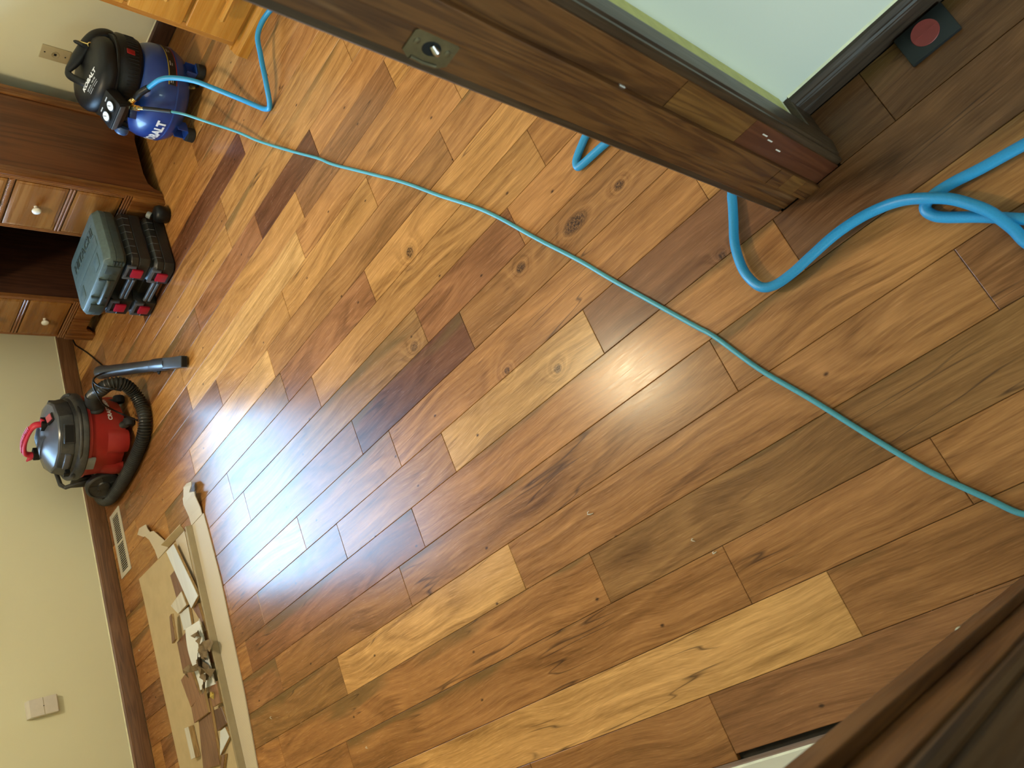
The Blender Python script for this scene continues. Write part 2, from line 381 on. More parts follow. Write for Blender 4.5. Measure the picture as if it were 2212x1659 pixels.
def spline(pts, per=6):
    """Catmull-Rom through the points"""
    P = [Vector(p) for p in pts]; P = [P[0] * 2 - P[1]] + P + [P[-1] * 2 - P[-2]]; out = []
    for i in range(1, len(P) - 2):
        for k in range(per):
            t = k / per; a, b, c, d_ = P[i - 1:i + 3]
            out.append(0.5 * ((2 * b) + (c - a) * t + (2 * a - 5 * b + 4 * c - d_) * t * t + (3 * b - a - 3 * c + d_) * t ** 3))
    return out + [P[-2]]
def thing(name, label, cat, loc=(0, 0, 0), rz=0.0, group=None):
    o = bpy.data.objects.new(name, None); COL.objects.link(o); o.empty_display_size = 0.05
    o.location = loc; o.rotation_euler = (0, 0, rz)
    return tag(o, label, cat, group)
def tag(o, label, cat, group=None):
    o['label'] = label; o['category'] = cat
    if group: o['group'] = group
    return o
def struct(o): o['kind'] = 'structure'; return o
def text_geo(s, size, bold=0.0, align='CENTER', depth=0.0):
    cu = bpy.data.curves.new('lettering', 'FONT'); cu.body = s; cu.size = size; cu.align_x = align; cu.align_y = 'CENTER'
    cu.offset = bold * size; cu.extrude = depth; cu.resolution_u = 3
    ob = bpy.data.objects.new('lettering', cu); COL.objects.link(ob); bpy.context.view_layer.update()
    me = bpy.data.meshes.new_from_object(ob.evaluated_get(bpy.context.evaluated_depsgraph_get()))
    vs = [v.co.copy() for v in me.vertices]; fs = [tuple(p.vertices) for p in me.polygons]
    bpy.data.objects.remove(ob); bpy.data.curves.remove(cu); bpy.data.meshes.remove(me)
    return vs, fs
def wrap_text(s, size, func, bold=0.02, sx=1.0):
    vs, fs = text_geo(s, size, bold); b = MB(); b.add([func(v.x * sx, v.y, v.z) for v in vs], fs); return b

# ------------------------------------------------------------------ the setting
X_L, X_R, Y_B, Y_F, Y_H, CEIL = -0.2475, 3.29, 4.075, 0.366, 0.245, 2.42
DX0, DX1 = -0.108, 0.654      # the door opening between jamb faces
H_R, H_L, H_B = 0.795, -3.20, -2.7
floor = struct(MB().box(-3.30, -2.80, -0.06, 3.45, 4.25, -0.0125).build('floor', M_SUB, smooth=0))
# wall_back with the window opening
b = MB()
for (x0, z0, x1, z1) in ((-0.40, -0.01, WX0, CEIL), (WX1, -0.01, 3.42, CEIL), (WX0, -0.01, WX1, WZ0), (WX0, WZ1, WX1, CEIL)):
    b.box(x0, Y_B, z0, x1, Y_B + 0.12, z1)
struct(b.build('wall_back', M_WALL, smooth=0))
struct(MB().box(X_R, Y_F, -0.01, X_R + 0.12, Y_B, CEIL).build('wall_right', M_WALL, smooth=0))
struct(MB().box(X_L - 0.12, Y_F, -0.01, X_L, Y_B, CEIL).build('wall_left', M_WALL, smooth=0))
b = MB(); b.box(H_R, Y_H, -0.01, X_R + 0.12, Y_F, CEIL); b.box(DX1 + 0.02, Y_H, -0.01, H_R, Y_F, CEIL); b.box(DX0 - 0.02, Y_H, 2.07, DX1 + 0.02, Y_F, CEIL); b.box(H_L - 0.10, Y_H, -0.01, DX0 - 0.02, Y_F, CEIL)
struct(b.build('wall_front', M_WALL, smooth=0))
struct(MB().box(H_R, H_B, -0.01, H_R + 0.10, Y_H, CEIL).build('wall_hall_right', M_HALL, smooth=0))
b = MB()
for (y0, z0, y1, z1) in ((H_B - 0.10, -0.01, HY0, CEIL), (HY1, -0.01, Y_F, CEIL), (HY0, -0.01, HY1, HZ0), (HY0, HZ1, HY1, CEIL)):
    b.box(H_L - 0.10, y0, z0, H_L, y1, z1)
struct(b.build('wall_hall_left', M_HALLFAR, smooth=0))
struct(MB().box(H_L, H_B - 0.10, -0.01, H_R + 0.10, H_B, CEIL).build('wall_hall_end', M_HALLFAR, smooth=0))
struct(MB().box(-3.35, -2.85, CEIL, 3.45, 4.25, CEIL + 0.10).build('ceiling', M_CEIL, smooth=0))
# the stub of door wall in the hall still carries old yellow paint
struct(MB().box(0.712, Y_H - 0.0012, 0.09, H_R - 0.0005, Y_H - 0.0002, 2.2).build('trim_9', M_YELLOW, smooth=0))

def window(name, x0, x1, z0, z1, y0, y1, yface, cas):
    w = bpy.data.objects.new(name, None); COL.objects.link(w); w['kind'] = 'structure'
    yc = (y0 + y1) / 2; fr = 0.045
    b = MB(); b.box(x0, yc - 0.02, z0, x0 + fr, yc + 0.02, z1); b.box(x1 - fr, yc - 0.02, z0, x1, yc + 0.02, z1); b.box(x0 + fr, yc - 0.02, z0, x1 - fr, yc + 0.02, z0 + fr); b.box(x0 + fr, yc - 0.02, z1 - fr, x1 - fr, yc + 0.02, z1)
    zm = (z0 + z1) / 2; b.box(x0 + fr, yc - 0.02, zm - 0.018, x1 - fr, yc + 0.02, zm + 0.018)
    b.build('window_frame', M_TRIMW, w, smooth=0, bevel=0.003)
    for (a, c) in ((z0 + fr, zm - 0.018), (zm + 0.018, z1 - fr)):
        MB().box(x0 + fr, yc - 0.003, a, x1 - fr, yc + 0.003, c).build('pane', M_GLASS, w, smooth=0)
    if cas:
        b = MB(); b.box(x0 - 0.06, yface - 0.016, z0 - 0.06, x0, yface, z1 + 0.06); b.box(x1, yface - 0.016, z0 - 0.06, x1 + 0.06, yface, z1 + 0.06); b.box(x0, yface - 0.016, z1, x1, yface, z1 + 0.06)
        b.build('window_casing', M_TRIMW, w, smooth=0, bevel=0.004)
        MB().box(x0 - 0.0, yface - 0.045, z0 - 0.03, x1 + 0.0, yface + 0.04, z0).build('window_sill', M_TRIMW, w, smooth=0, bevel=0.005)
window('window_1', WX0, WX1, WZ0, WZ1, Y_B, Y_B + 0.12, Y_B, True)
w2 = bpy.data.objects.new('added_hall_window', None); COL.objects.link(w2); w2['kind'] = 'structure'  # unseen window added low and wide to light the hall wall sideways
b = MB(); xm, fr = H_L - 0.05, 0.045
b.box(xm - 0.02, HY0, HZ0, xm + 0.02, HY0 + fr, HZ1); b.box(xm - 0.02, HY1 - fr, HZ0, xm + 0.02, HY1, HZ1); b.box(xm - 0.02, HY0 + fr, HZ0, xm + 0.02, HY1 - fr, HZ0 + fr); b.box(xm - 0.02, HY0 + fr, HZ1 - fr, xm + 0.02, HY1 - fr, HZ1)
b.build('window_frame', M_TRIMW, w2, smooth=0)
MB().box(xm - 0.003, HY0 + fr, HZ0 + fr, xm + 0.003, HY1 - fr, HZ1 - fr).build('pane', M_WARMINGGLASS, w2, smooth=0)

def baseboard(name, p0, p1, n, h, t, mat, cap=0.012, caulk=True):
    """profiled board along p0-p1, n is the unit normal into the room"""
    p0 = Vector((*p0, 0)); p1 = Vector((*p1, 0)); dirv = (p1 - p0).normalized(); L = (p1 - p0).length; nv = Vector((*n, 0))
    M = Matrix((( *[nv[0]], 0, dirv[0], p0[0]), (nv[1], 0, dirv[1], p0[1]), (0, 1, 0, 0), (0, 0, 0, 1)))
    prof = [(0, 0.0005), (t, 0.0005), (t, h - cap - 0.004), (t * 0.86, h - cap), (t * 0.86, h - cap * 0.55), (t * 0.5, h), (0, h)]
    o = struct(MB().prism(prof, 0, L, M).build(name, mat, smooth=30))
    if caulk:
        MB().prism([(0, h), (0.0035, h), (0, h + 0.004)], 0, L, M).build('caulk_line', M_CAULK, o, smooth=0)
    return o
baseboard('baseboard_back', (-0.25, Y_B), (X_R, Y_B), (0, -1), 0.083, 0.016, M_BASE)
baseboard('baseboard_right', (X_R, Y_F), (X_R, Y_B), (-1, 0), 0.083, 0.016, M_BASEY)
baseboard('baseboard_left', (X_L, Y_F), (X_L, Y_B), (1, 0), 0.037, 0.0065, M_BASELAMPLIT, cap=0.006)
baseboard('baseboard_hall', (H_R, H_B), (H_R, Y_H - 0.012), (-1, 0), 0.074, 0.020, M_BASEHALL)
struct(MB().box(0.718, Y_H - 0.014, 0.0005, H_R - 0.0005, Y_H, 0.072).build('trim_8', M_CASING, smooth=0, bevel=0.003))

# door trim: jamb boards, stops, casings
def jamb(n, xj, sgn):
    """sgn +1: right jamb (opening towards -x), -1: left jamb"""
    s = sgn
    def bx(x0, y0, x1, y1, z0=0.0005, z1=2.05):
        return MB().box(min(x0, x1), y0, z0, max(x0, x1), y1, z1)
    j = struct(bx(xj, Y_H - 0.002, xj + s * 0.019, Y_F + 0.001).build('trim_%d' % n, M_JAMB, smooth=0, bevel=0.0015))
    return j, bx
tr_r, bxr = jamb(1, DX1, 1)
bxr(DX1 - 0.0115, 0.291, DX1 - 0.0003, 0.3275).build('door_stop_strip', M_JAMB, tr_r, smooth=0, bevel=0.002)
bxr(DX1 - 0.0012, 0.2435, DX1 - 0.0002, 0.2905, 0.001, 0.33).build('jamb_patch', M_JAMBRED, tr_r, smooth=0)
bxr(DX1 - 0.0013, 0.2435, DX1 - 0.0002, 0.2905, 0.331, 0.535).build('jamb_patch', M_JAMBLIGHT, tr_r, smooth=0)
for (z0_, z1_, m_) in ((0.001, 0.060, M_JAMB), (0.0605, 0.118, M_JAMBLIGHT), (0.1185, 0.165, M_JAMB)):
    bxr(DX1 - 0.0127, 0.2915, DX1 - 0.0116, 0.3268, z0_, z1_).build('jamb_patch', m_, tr_r, smooth=0)
for (y_, z_) in ((0.262, 0.245), (0.270, 0.20), (0.258, 0.27)):
    bxr(DX1 - 0.0016, y_ - 0.0012, DX1 - 0.0013, y_ + 0.0012, z_, z_ + 0.016).build('paint_fleck', M_CREAM, tr_r, smooth=0)
bxr(DX1 - 0.0030, 0.2895, DX1 - 0.0002, 0.2909, 0.628, 0.640).build('paint_fleck', M_CREAM, tr_r, smooth=0)
# hall casing, three stepped mouldings
def casing(n, xj, s, yface, out, wdt, z1=2.11):
    M = Matrix(((s, 0, 0, xj), (0, out, 0, yface), (0, 0, 1, 0), (0, 0, 0, 1)))
    prof = [(0.003, 0.0), (0.003, 0.010), (0.006, 0.013), (0.012, 0.013), (0.0135, 0.0105), (0.0165, 0.0105), (0.019, 0.015), (wdt - 0.012, 0.018), (wdt - 0.004, 0.017), (wdt, 0.013), (wdt, 0.0)]
    return struct(MB().prism(prof, 0.0005, z1, M).build('trim_%d' % n, M_CASING, smooth=20))
casing(2, DX1, 1, Y_H - 0.0003, -1, 0.060)
casing(3, DX1, 1, Y_F + 0.0013, 1, 0.060)
tr_l, bxl = jamb(4, DX0, -1)
bxl(DX0 + 0.0115, 0.291, DX0 + 0.0003, 0.3275).build('door_stop_strip', M_JAMB, tr_l, smooth=0, bevel=0.002)
casing(5, DX0, -1, Y_H - 0.0003, -1, 0.060)
casing(6, DX0, -1, Y_F + 0.0013, 1, 0.060)
b = MB().box(DX0 - 0.019, Y_H - 0.002, 2.051, DX1 + 0.019, Y_F + 0.001, 2.069); b.box(DX0, 0.291, 2.04, DX1, 0.3275, 2.0505)
struct(b.build('trim_7', M_JAMB, smooth=0, bevel=0.0015))

# strike plate let into the right jamb
sp = bpy.data.objects.new('strike_plate', None); COL.objects.link(sp); sp.parent = tr_r
xs = DX1 - 0.0008
Mx = Matrix(((0, 0, 1, xs), (1, 0, 0, 0.0), (0, 1, 0, 0), (0, 0, 0, 1)))
def ring(b, outer, hole, z0, z1, M):
    n = len(hole); vs = [M @ Vector((*p, z)) for z in (z0, z1) for p in outer + hole]
    b.add(vs, [(i, (i + 1) % n, n + (i + 1) % n, n + i) for i in range(n)] + [(2 * n + i, 3 * n + i, 3 * n + (i + 1) % n, 2 * n + (i + 1) % n) for i in range(n)] + [(i, 2 * n + i, 2 * n + (i + 1) % n, (i + 1) % n) for i in range(n)] + [(n + i, n + (i + 1) % n, 3 * n + (i + 1) % n, 3 * n + i) for i in range(n)])
zc, yc = 0.918, 0.3475
hole = [(yc + 0.009 * math.cos(a), zc + 0.0125 * math.sin(a)) for a in [2 * PI * (i + .5) / 16 for i in range(16)]]
def sq(i):
    a = 2 * PI * (i + .5) / 16; c, s_ = math.cos(a), math.sin(a); k = 1 / max(abs(c), abs(s_)); return (yc + 0.0195 * max(-1, min(1, c * k)), zc + 0.031 * max(-1, min(1, s_ * k)))
b = MB(); ring(b, [sq(i) for i in range(16)], hole, -0.0008, 0.0006, Mx)
b.tube([(xs + 0.0, Y_F - 0.001, zc - 0.018), (xs + 0.0, Y_F + 0.0005, zc), (xs, Y_F - 0.001, zc + 0.018)], 0.003, 8)
b.build('plate', M_STRIKE, sp, smooth=30)
MB().cyl((xs - 0.0001, yc, zc), (xs + 0.0004, yc, zc), 0.0115, n=20).build('latch_hole', M_DKHOLE, sp)
MB().tube([(xs - 0.0004, yc + 0.004, zc - 0.012), (xs - 0.002, yc, zc - 0.006), (xs - 0.0004, yc - 0.004, zc + 0.002)], [0.003, 0.005, 0.003], 10).build('latch_lip', M_STEEL, sp)
for dz in (-0.0215, 0.0215):
    MB().lathe([(0.0042, 0), (0.0040, 0.0009), (0.002, 0.0014), (0.0001, 0.0014)], 14, Matrix(((0, 0, -1, xs - 0.0006), (1, 0, 0, yc - 0.002), (0, -1, 0, zc + dz), (0, 0, 0, 1)))).build('screw', M_STRIKE, sp)
# the door itself is off; its lower hinge still hangs on the left jamb
hg = bpy.data.objects.new('hinge', None); COL.objects.link(hg); hg.parent = tr_l
hx, hy = DX0 - 0.0085, Y_F + 0.0085
for (z0, z1) in ((0.283, 0.301), (0.303, 0.325), (0.327, 0.349), (0.351, 0.369)):
    MB().cyl((hx, hy, z0), (hx, hy, z1), 0.0068, n=16).build('knuckle', M_HINGE, hg)
MB().cyl((hx, hy, 0.2825), (hx, hy, 0.371), 0.0042, n=12).build('pin', M_DKHOLE, hg)
MB().lathe([(0.0072, 0.3695), (0.0074, 0.372), (0.006, 0.3745), (0.0001, 0.3755)], 16, Matrix.Translation((hx, hy, 0))).build('pin_head', M_HINGETIP, hg)
MB().box(hx - 0.0012, Y_F - 0.028, 0.283, hx + 0.0022, hy - 0.003, 0.369).build('leaf', M_HINGETIP, hg, smooth=0)

# ------------------------------------------------------------------ the plank floor
PW, PX0 = 0.127, 0.01772
GOLD = (0.440, 0.198, 0.054); HONEY = (0.520, 0.262, 0.080); MED = (0.350, 0.150, 0.044); RED = (0.280, 0.108, 0.036)
BRN = (0.245, 0.102, 0.034); DARK = (0.125, 0.044, 0.018); OLV = (0.275, 0.128, 0.038); WARM = (0.385, 0.162, 0.046)
JOINTS = {15: [1.552, 2.011, 2.632], 18: [1.946], 14: [1.122, 1.736], 11: [1.041], 12: [0.925, 1.382, 1.998, 2.615], 10: [1.546, 2.162], 9: [0.787], 8: [0.947, 1.4, 2.637],
          4: [0.395, 1.72], 3: [0.636, 1.866, 2.73], 13: [2.871], 7: [1.244, 1.855], 6: [1.698, 2.324], 5: [0.88, 1.486, 2.107, 2.736], 0: [0.374, 0.834, 2.42],
          2: [0.174, 1.404, 2.332], 1: [1.166, 2.85], -2: [1.027, 1.62], -1: [0.66, 2.9], 16: [1.243], 17: [0.9, 2.2], 19: [1.66, 2.9]}
JOINTS[12] = [0.925, 1.382, 1.998, 2.615]
TONE = {(15, 1.8): DARK, (15, 2.3): RED, (15, 1.2): WARM, (15, 3.0): BRN, (18, 2.4): DARK, (18, 1.5): WARM, (14, 1.4): BRN, (14, 0.9): GOLD, (14, 2.2): GOLD, (11, 1.5): MED, (11, 0.8): WARM,
        (12, 1.2): WARM, (12, 1.7): GOLD, (12, 2.3): GOLD, (12, 3.0): BRN, (10, 1.2): GOLD, (10, 1.8): RED, (10, 2.6): OLV, (9, 0.6): WARM, (9, 1.6): GOLD, (8, 0.7): WARM, (8, 1.2): RED, (8, 2.0): OLV, (8, 3.0): MED,
        (7, 0.8): MED, (7, 1.5): DARK, (7, 2.2): BRN, (6, 1.2): WARM, (6, 2.0): MED, (6, 2.8): MED, (5, 0.6): (0.175, 0.070, 0.026), (5, 1.2): HONEY, (5, 1.8): MED, (5, 2.4): BRN, (5, 3.1): BRN,
        (4, 0.2): (0.170, 0.074, 0.029), (4, 1.0): WARM, (4, 2.2): RED, (3, 0.4): MED, (3, 1.2): MED, (3, 2.2): MED, (3, 3.0): BRN, (2, 0.0): BRN, (2, 0.8): MED, (2, 1.8): HONEY, (2, 2.8): OLV,
        (1, 0.6): OLV, (1, 2.0): MED, (1, 3.2): WARM, (0, 0.1): MED, (0, 0.6): MED, (0, 1.6): MED, (0, 3.0): MED, (-1, 0.4): MED, (-1, 1.6): HONEY, (-2, 0.8): BRN, (-2, 1.3): MED, (-2, 2.0): BRN,
        (13, 2.0): HONEY, (13, 3.2): BRN, (17, 1.5): GOLD, (16, 0.8): GOLD, (16, 1.8): GOLD, (19, 1.2): GOLD, (19, 2.2): WARM, (17, 3.0): WARM, (3, 0.0): MED}
floor_planks = []
def plank(x0, x1, y0, y1, tone):
    g = 0.0005; e = 0.0012; dz = 0.0009; cx, cy = (x0 + x1) / 2, (y0 + y1) / 2
    hx_, hy_ = (x1 - x0) / 2 - g, (y1 - y0) / 2 - g
    tx = random.uniform(-0.0042, 0.0042); ty = random.uniform(-0.0008, 0.0008); cup = random.uniform(-0.0002, 0.0003)
    vs = []
    for (ax, ay, z) in ((hx_, hy_, -0.012), (hx_, hy_, -dz), (hx_ - e, hy_ - e, 0.0)):
        for sx, sy in ((-1, -1), (1, -1), (1, 1), (-1, 1)):
            zz = z + (0 if z < -0.01 else sx * hx_ * tx + sy * hy_ * ty * 0.3)
            vs.append((sx * ax, sy * ay, zz))
    fs = [(3, 2, 1, 0), (8, 9, 10, 11)] + [(4 * k + i, 4 * k + (i + 1) % 4, 4 * k + 4 + (i + 1) % 4, 4 * k + 4 + i) for k in (0, 1) for i in range(4)]
    me = bpy.data.meshes.new('plank'); me.from_pydata(vs, [], fs); me.materials.append(M_PLANK)
    o = bpy.data.objects.new('plank', me); COL.objects.link(o); o.location = (cx, cy, 0); o.parent = floor
    j = random.uniform(0.9, 1.1); o.color = (tone[0] * j, tone[1] * j, tone[2] * j, 1)
    floor_planks.append(o)
RND = [GOLD, GOLD, GOLD, MED, MED, WARM, WARM, HONEY, BRN]
def row_pieces(k, lo, hi):
    js = sorted(JOINTS.get(k, []))
    if not js: js = [random.uniform(0.6, 1.6)]
    ys = [js[0]]
    while ys[0] > lo: ys.insert(0, ys[0] - random.uniform(0.75, 1.35))
    ys += js[1:]
    while ys[-1] < hi: ys.append(ys[-1] + random.uniform(0.6, 1.35))
    out = []
    for a, c in zip(ys, ys[1:]):
        a2, c2 = max(a, lo), min(c, hi)
        if c2 - a2 > 0.02: out.append((a2, c2))
    return out
def tone_for(k, a, c):
    for (kk, y), tn in TONE.items():
        if kk == k and a <= y < c: return tn
    return random.choice(RND)
for k in range(-2, 26):
    x0, x1 = PX0 + k * PW, PX0 + (k + 1) * PW
    xm = (x0 + x1) / 2
    inside = -0.12 < xm < 0.64
    lo = -2.4 if inside else 0.372
    for (a, c) in row_pieces(k, lo, 4.056):
        xa, xb = x0, x1
        if k == -2: xa = -0.2295 if a < 1.0 else -0.2415
        if k == 25: xb = min(x1, 3.272)
        if xb - xa > 0.01: plank(xa, xb, a, c, tone_for(k, a, c))
for k in list(range(-25, -1)) + [5]:       # hall boards beside the doorway
    x0, x1 = PX0 + k * PW, min(PX0 + (k + 1) * PW, H_R - 0.021)
    for (a, c) in row_pieces(100 + k, -2.4, 0.239): plank(max(x0, H_L + 0.002), x1, a, c, (0.150, 0.066, 0.026) if k == 5 else random.choice([MED, RED, BRN, OLV]))

# ------------------------------------------------------------------ the room's ceiling lamp, and one added to light the hall
lamp = thing('ceiling_lamp', 'round flush ceiling lamp with a warm lit glass bowl in the room', 'lamp', (1.50, 2.22, CEIL))
MB().lathe([(0.175, -0.0005), (0.175, -0.022), (0.165, -0.030), (0.02, -0.030)], 40).build('lamp_base', M_BRASS, lamp)
MB().lathe([(0.124, -0.0305), (0.126, -0.05), (0.116, -0.080), (0.084, -0.108), (0.04, -0.122), (0.0005, -0.127)], 40).build('lamp_shade', M_LAMPGLASS, lamp)
MB().lathe([(0.0005, -0.127), (0.010, -0.127), (0.010, -0.138), (0.004, -0.146), (0.0005, -0.147)], 16).build('finial', M_BRASS, lamp)
hl = thing('ceiling_lamp', 'small dim ceiling lamp added unseen to light the hall', 'lamp', (0.10, -1.1, CEIL))
MB().lathe([(0.12, -0.0005), (0.12, -0.02), (0.02, -0.022)], 32).build('lamp_base', M_BRASS, hl)
MB().lathe([(0.105, -0.0225), (0.105, -0.05), (0.07, -0.085), (0.0005, -0.097)], 32).build('lamp_shade', M_HALLGLASS, hl)

# ------------------------------------------------------------------ kneehole desk
DX, DY0, DY1, DD = 2.66, 2.640, 3.772, 0.535       # front plane, right side, left side, depth
desk = thing('desk', 'dark cherry kneehole desk with white porcelain knobs against the right wall', 'desk', (0, 0, 0))
def at(o): o.parent = desk; return o
ZT = 0.735
MB().box(DX - 0.025, DY0 - 0.022, ZT, DX + DD + 0.02, DY1 + 0.022, ZT + 0.028).build('desk_top', M_DESKH, desk, bevel=0.008)
def side(y0, y1, vis):
    """outer side panel with an arched cut at the foot; frame and recessed field"""
    x0, x1 = DX + 0.004, DX + DD
    poly = [(x0, 0.001), (x0 + 0.055, 0.001), (x0 + 0.066, 0.012), (x0 + 0.075, 0.034), (x0 + 0.10, 0.056), (x0 + 0.16, 0.066), (x1 - 0.16, 0.066), (x1 - 0.10, 0.056), (x1 - 0.075, 0.034), (x1 - 0.066, 0.012), (x1 - 0.055, 0.001), (x1, 0.001), (x1, ZT - 0.0005), (x0, ZT - 0.0005)]
    M = Matrix(((1, 0, 0, 0), (0, 0, 1, 0), (0, 1, 0, 0), (0, 0, 0, 1)))
    b = MB(); b.prism(poly, y0, y1, M)
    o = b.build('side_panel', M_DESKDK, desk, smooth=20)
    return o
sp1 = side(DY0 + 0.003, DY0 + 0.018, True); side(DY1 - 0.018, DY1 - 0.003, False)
for (xa, xb) in ((DX - 0.001, DX + 0.048), (DX + DD - 0.055, DX + DD + 0.001)):
    MB().box(xa, DY0 - 0.003, 0.001 if xa < DX + 0.1 else 0.002, xb, DY0 + 0.0028, ZT - 0.001).build('stile', M_DESK, desk, bevel=0.002)
MB().box(DX + 0.02, DY0 + 0.02, 0.07, DX + DD - 0.02, DY1 - 0.02, 0.085).build('bottom_board', M_DESKIN, desk, smooth=0)
MB().box(DX + DD - 0.012, DY0 + 0.02, 0.02, DX + DD, DY1 - 0.02, ZT - 0.001).build('back_panel', M_DESKIN, desk, smooth=0)
KY0, KY1 = 2.955, 3.452
for (y0, y1) in ((KY0 - 0.018, KY0), (KY1, KY1 + 0.018)):
    MB().box(DX + 0.022, y0, 0.03, DX + DD - 0.013, y1, ZT - 0.001).build('inner_side', M_DESKIN, desk, smooth=0)
# arched apron over the kneehole
pts = [(KY0 + 0.001, ZT - 0.001), (KY0 + 0.001, 0.585)] + [(KY0 + 0.001 + 0.05 * (1 - math.cos(a)), 0.585 + 0.05 * math.sin(a)) for a in [PI / 2 * i / 6 for i in range(1, 7)]] + [(KY1 - 0.001 - 0.05 * (1 - math.cos(a)), 0.585 + 0.05 * math.sin(a)) for a in [PI / 2 * i / 6 for i in range(6, 0, -1)]] + [(KY1 - 0.001, 0.585), (KY1 - 0.001, ZT - 0.001)]
MB().prism(pts, DX + 0.006, DX + 0.022, Matrix(((0, 0, 1, 0), (1, 0, 0, 0), (0, 1, 0, 0), (0, 0, 0, 1)))).build('apron', M_DESK, desk, smooth=20)
M_BEAD = pmat('turned_bead_varnish', (0.24, 0.095, 0.030), 0.22, var=0.1, coat=0.5)
def bead(name, y0, y1, z, hgt, n, mat):
    """a horizontal rail with n half-round beads"""
    b = MB(); b.box(DX + 0.0015, y0, z - hgt / 2, DX + 0.02, y1, z + hgt / 2)
    for i in range(n):
        zc_ = z - hgt / 2 + hgt * (i + 0.5) / n
        b.cyl((DX + 0.001, y0, zc_), (DX + 0.001, y1, zc_), hgt / n * 0.46, n=10)
    return b.build(name, mat, desk, smooth=50)
def vbead(y, w, n):
    b = MB(); b.box(DX + 0.0015, y, 0.175, DX + 0.02, y + w, ZT - 0.001)
    for i in range(n):
        yc_ = y + w * (i + 0.5) / n; b.cyl((DX + 0.001, yc_, 0.175), (DX + 0.001, yc_, ZT - 0.001), w / n * 0.46, n=10)
    return b.build('reeded_stile', M_BEAD, desk, smooth=50)
def rope(y0, y1, z):
    b = MB(); b.box(DX + 0.0015, y0, z - 0.012, DX + 0.02, y1, z + 0.012); n = int((y1 - y0) / 0.0085)
    for i in range(n):
        y = y0 + (y1 - y0) * (i + 0.5) / n
        b.tube([(DX - 0.001, y - 0.005, z - 0.009), (DX - 0.004, y, z), (DX - 0.001, y + 0.005, z + 0.009)], [0.0026, 0.0044, 0.0026], 8)
    return b.build('rope_moulding', M_BEAD, desk, smooth=60)
def knob(parent, x, y, z):
    M = Matrix(((0, 0, -1, x), (1, 0, 0, y), (0, -1, 0, z), (0, 0, 0, 1)))
    return MB().lathe([(0.0075, 0), (0.0070, 0.006), (0.0065, 0.012), (0.010, 0.016), (0.0165, 0.020), (0.0185, 0.025), (0.0165, 0.030), (0.010, 0.0335), (0.0005, 0.0345)], 20, M).build('knob', M_PORC, parent, smooth=80)
def drawer(y0, y1, z0, z1, kn=True):
    b = MB(); b.box(DX - 0.004, y0 + 0.002, z0 + 0.002, DX + 0.018, y1 - 0.002, z1 - 0.002)
    dr = b.build('drawer', M_DESKH, desk, bevel=0.0035)
    MB().box(DX - 0.0052, y0 + 0.014, z0 + 0.014, DX - 0.0042, y1 - 0.014, z1 - 0.014).build('drawer_field', M_DESKH, dr, bevel=0.0008, seg=1)
    if kn: knob(dr, DX - 0.0052, (y0 + y1) / 2, (z0 + z1) / 2)
vbead(DY0 + 0.0035, 0.017, 2); vbead(KY0 - 0.018, 0.0195, 2); vbead(KY1 - 0.002, 0.018, 2); vbead(DY1 - 0.020, 0.017, 2)
for (y0, y1) in ((DY0 + 0.0215, KY0 - 0.0185), (KY1 + 0.0165, DY1 - 0.0205)):
    drawer(y0, y1, 0.178, 0.366); bead('beaded_rail', y0, y1, 0.380, 0.026, 2, M_BEAD); drawer(y0, y1, 0.394, 0.594)
    rope(y0, y1, 0.608); drawer(y0, y1, 0.621, ZT - 0.002, True)
for (y0, y1) in ((DY0 - 0.002, KY0 + 0.002), (KY1 - 0.002, DY1 + 0.002)):
    bead('base_moulding', y0, y1, 0.158, 0.032, 3, M_BEAD)
    w = y1 - y0      # plinth with two bracket feet, ogee cut between them
    poly = [(0, 0.001), (0.060, 0.001), (0.066, 0.018), (0.080, 0.030), (0.092, 0.052), (0.110, 0.062), (w - 0.110, 0.062), (w - 0.092, 0.052), (w - 0.080, 0.030), (w - 0.066, 0.018), (w - 0.060, 0.001), (w, 0.001), (w, 0.1415), (0, 0.1415)]
    MB().prism([(y0 + p, z) for p, z in poly], DX - 0.012, DX + 0.0035, Matrix(((0, 0, 1, 0), (1, 0, 0, 0), (0, 1, 0, 0), (0, 0, 0, 1)))).build('bracket_foot', M_DESK, desk, smooth=20, bevel=0.0015)

# ------------------------------------------------------------------ honey coloured cabinet right of the compressor
cab = thing('drawer_cabinet', 'honey orange maple drawer cabinet right of the air compressor', 'cabinet')
CX, CY0, CY1 = 2.64, 0.80, 1.722
MB().box(CX + 0.0185, CY0, 0.0665, 3.24, CY1, 0.86).build('carcass', M_MAPLEV, cab, smooth=0, bevel=0.002)
MB().box(CX - 0.03, CY0 - 0.02, 0.8605, 3.26, CY1 + 0.02, 0.885).build('cabinet_top', M_MAPLE, cab, bevel=0.004)
poly = [(CX - 0.020, 0.001), (CX - 0.020, 0.040), (CX - 0.012, 0.054), (CX + 0.004, 0.060), (CX + 0.004, 0.066), (CX + 0.035, 0.066), (CX + 0.035, 0.001)]
MB().prism(poly, CY0, CY1 + 0.020, Matrix(((1, 0, 0, 0), (0, 0, 1, 0), (0, 1, 0, 0), (0, 0, 0, 1)))).build('plinth', M_MAPLE, cab, smooth=20)
for (y0, y1) in ((CY1 - 0.032, CY1), (CY0, CY0 + 0.032)):
    MB().box(CX, y0, 0.0665, CX + 0.018, y1, 0.86).build('stile', M_MAPLEV, cab, smooth=0, bevel=0.0015)
for (z0, z1) in ((0.066, 0.078), (0.255, 0.283), (0.46, 0.488), (0.66, 0.688), (0.845, 0.86)):
    MB().box(CX, CY0 + 0.033, z0, CX + 0.018, CY1 - 0.033, z1).build('rail', M_MAPLE, cab, smooth=0, bevel=0.001)
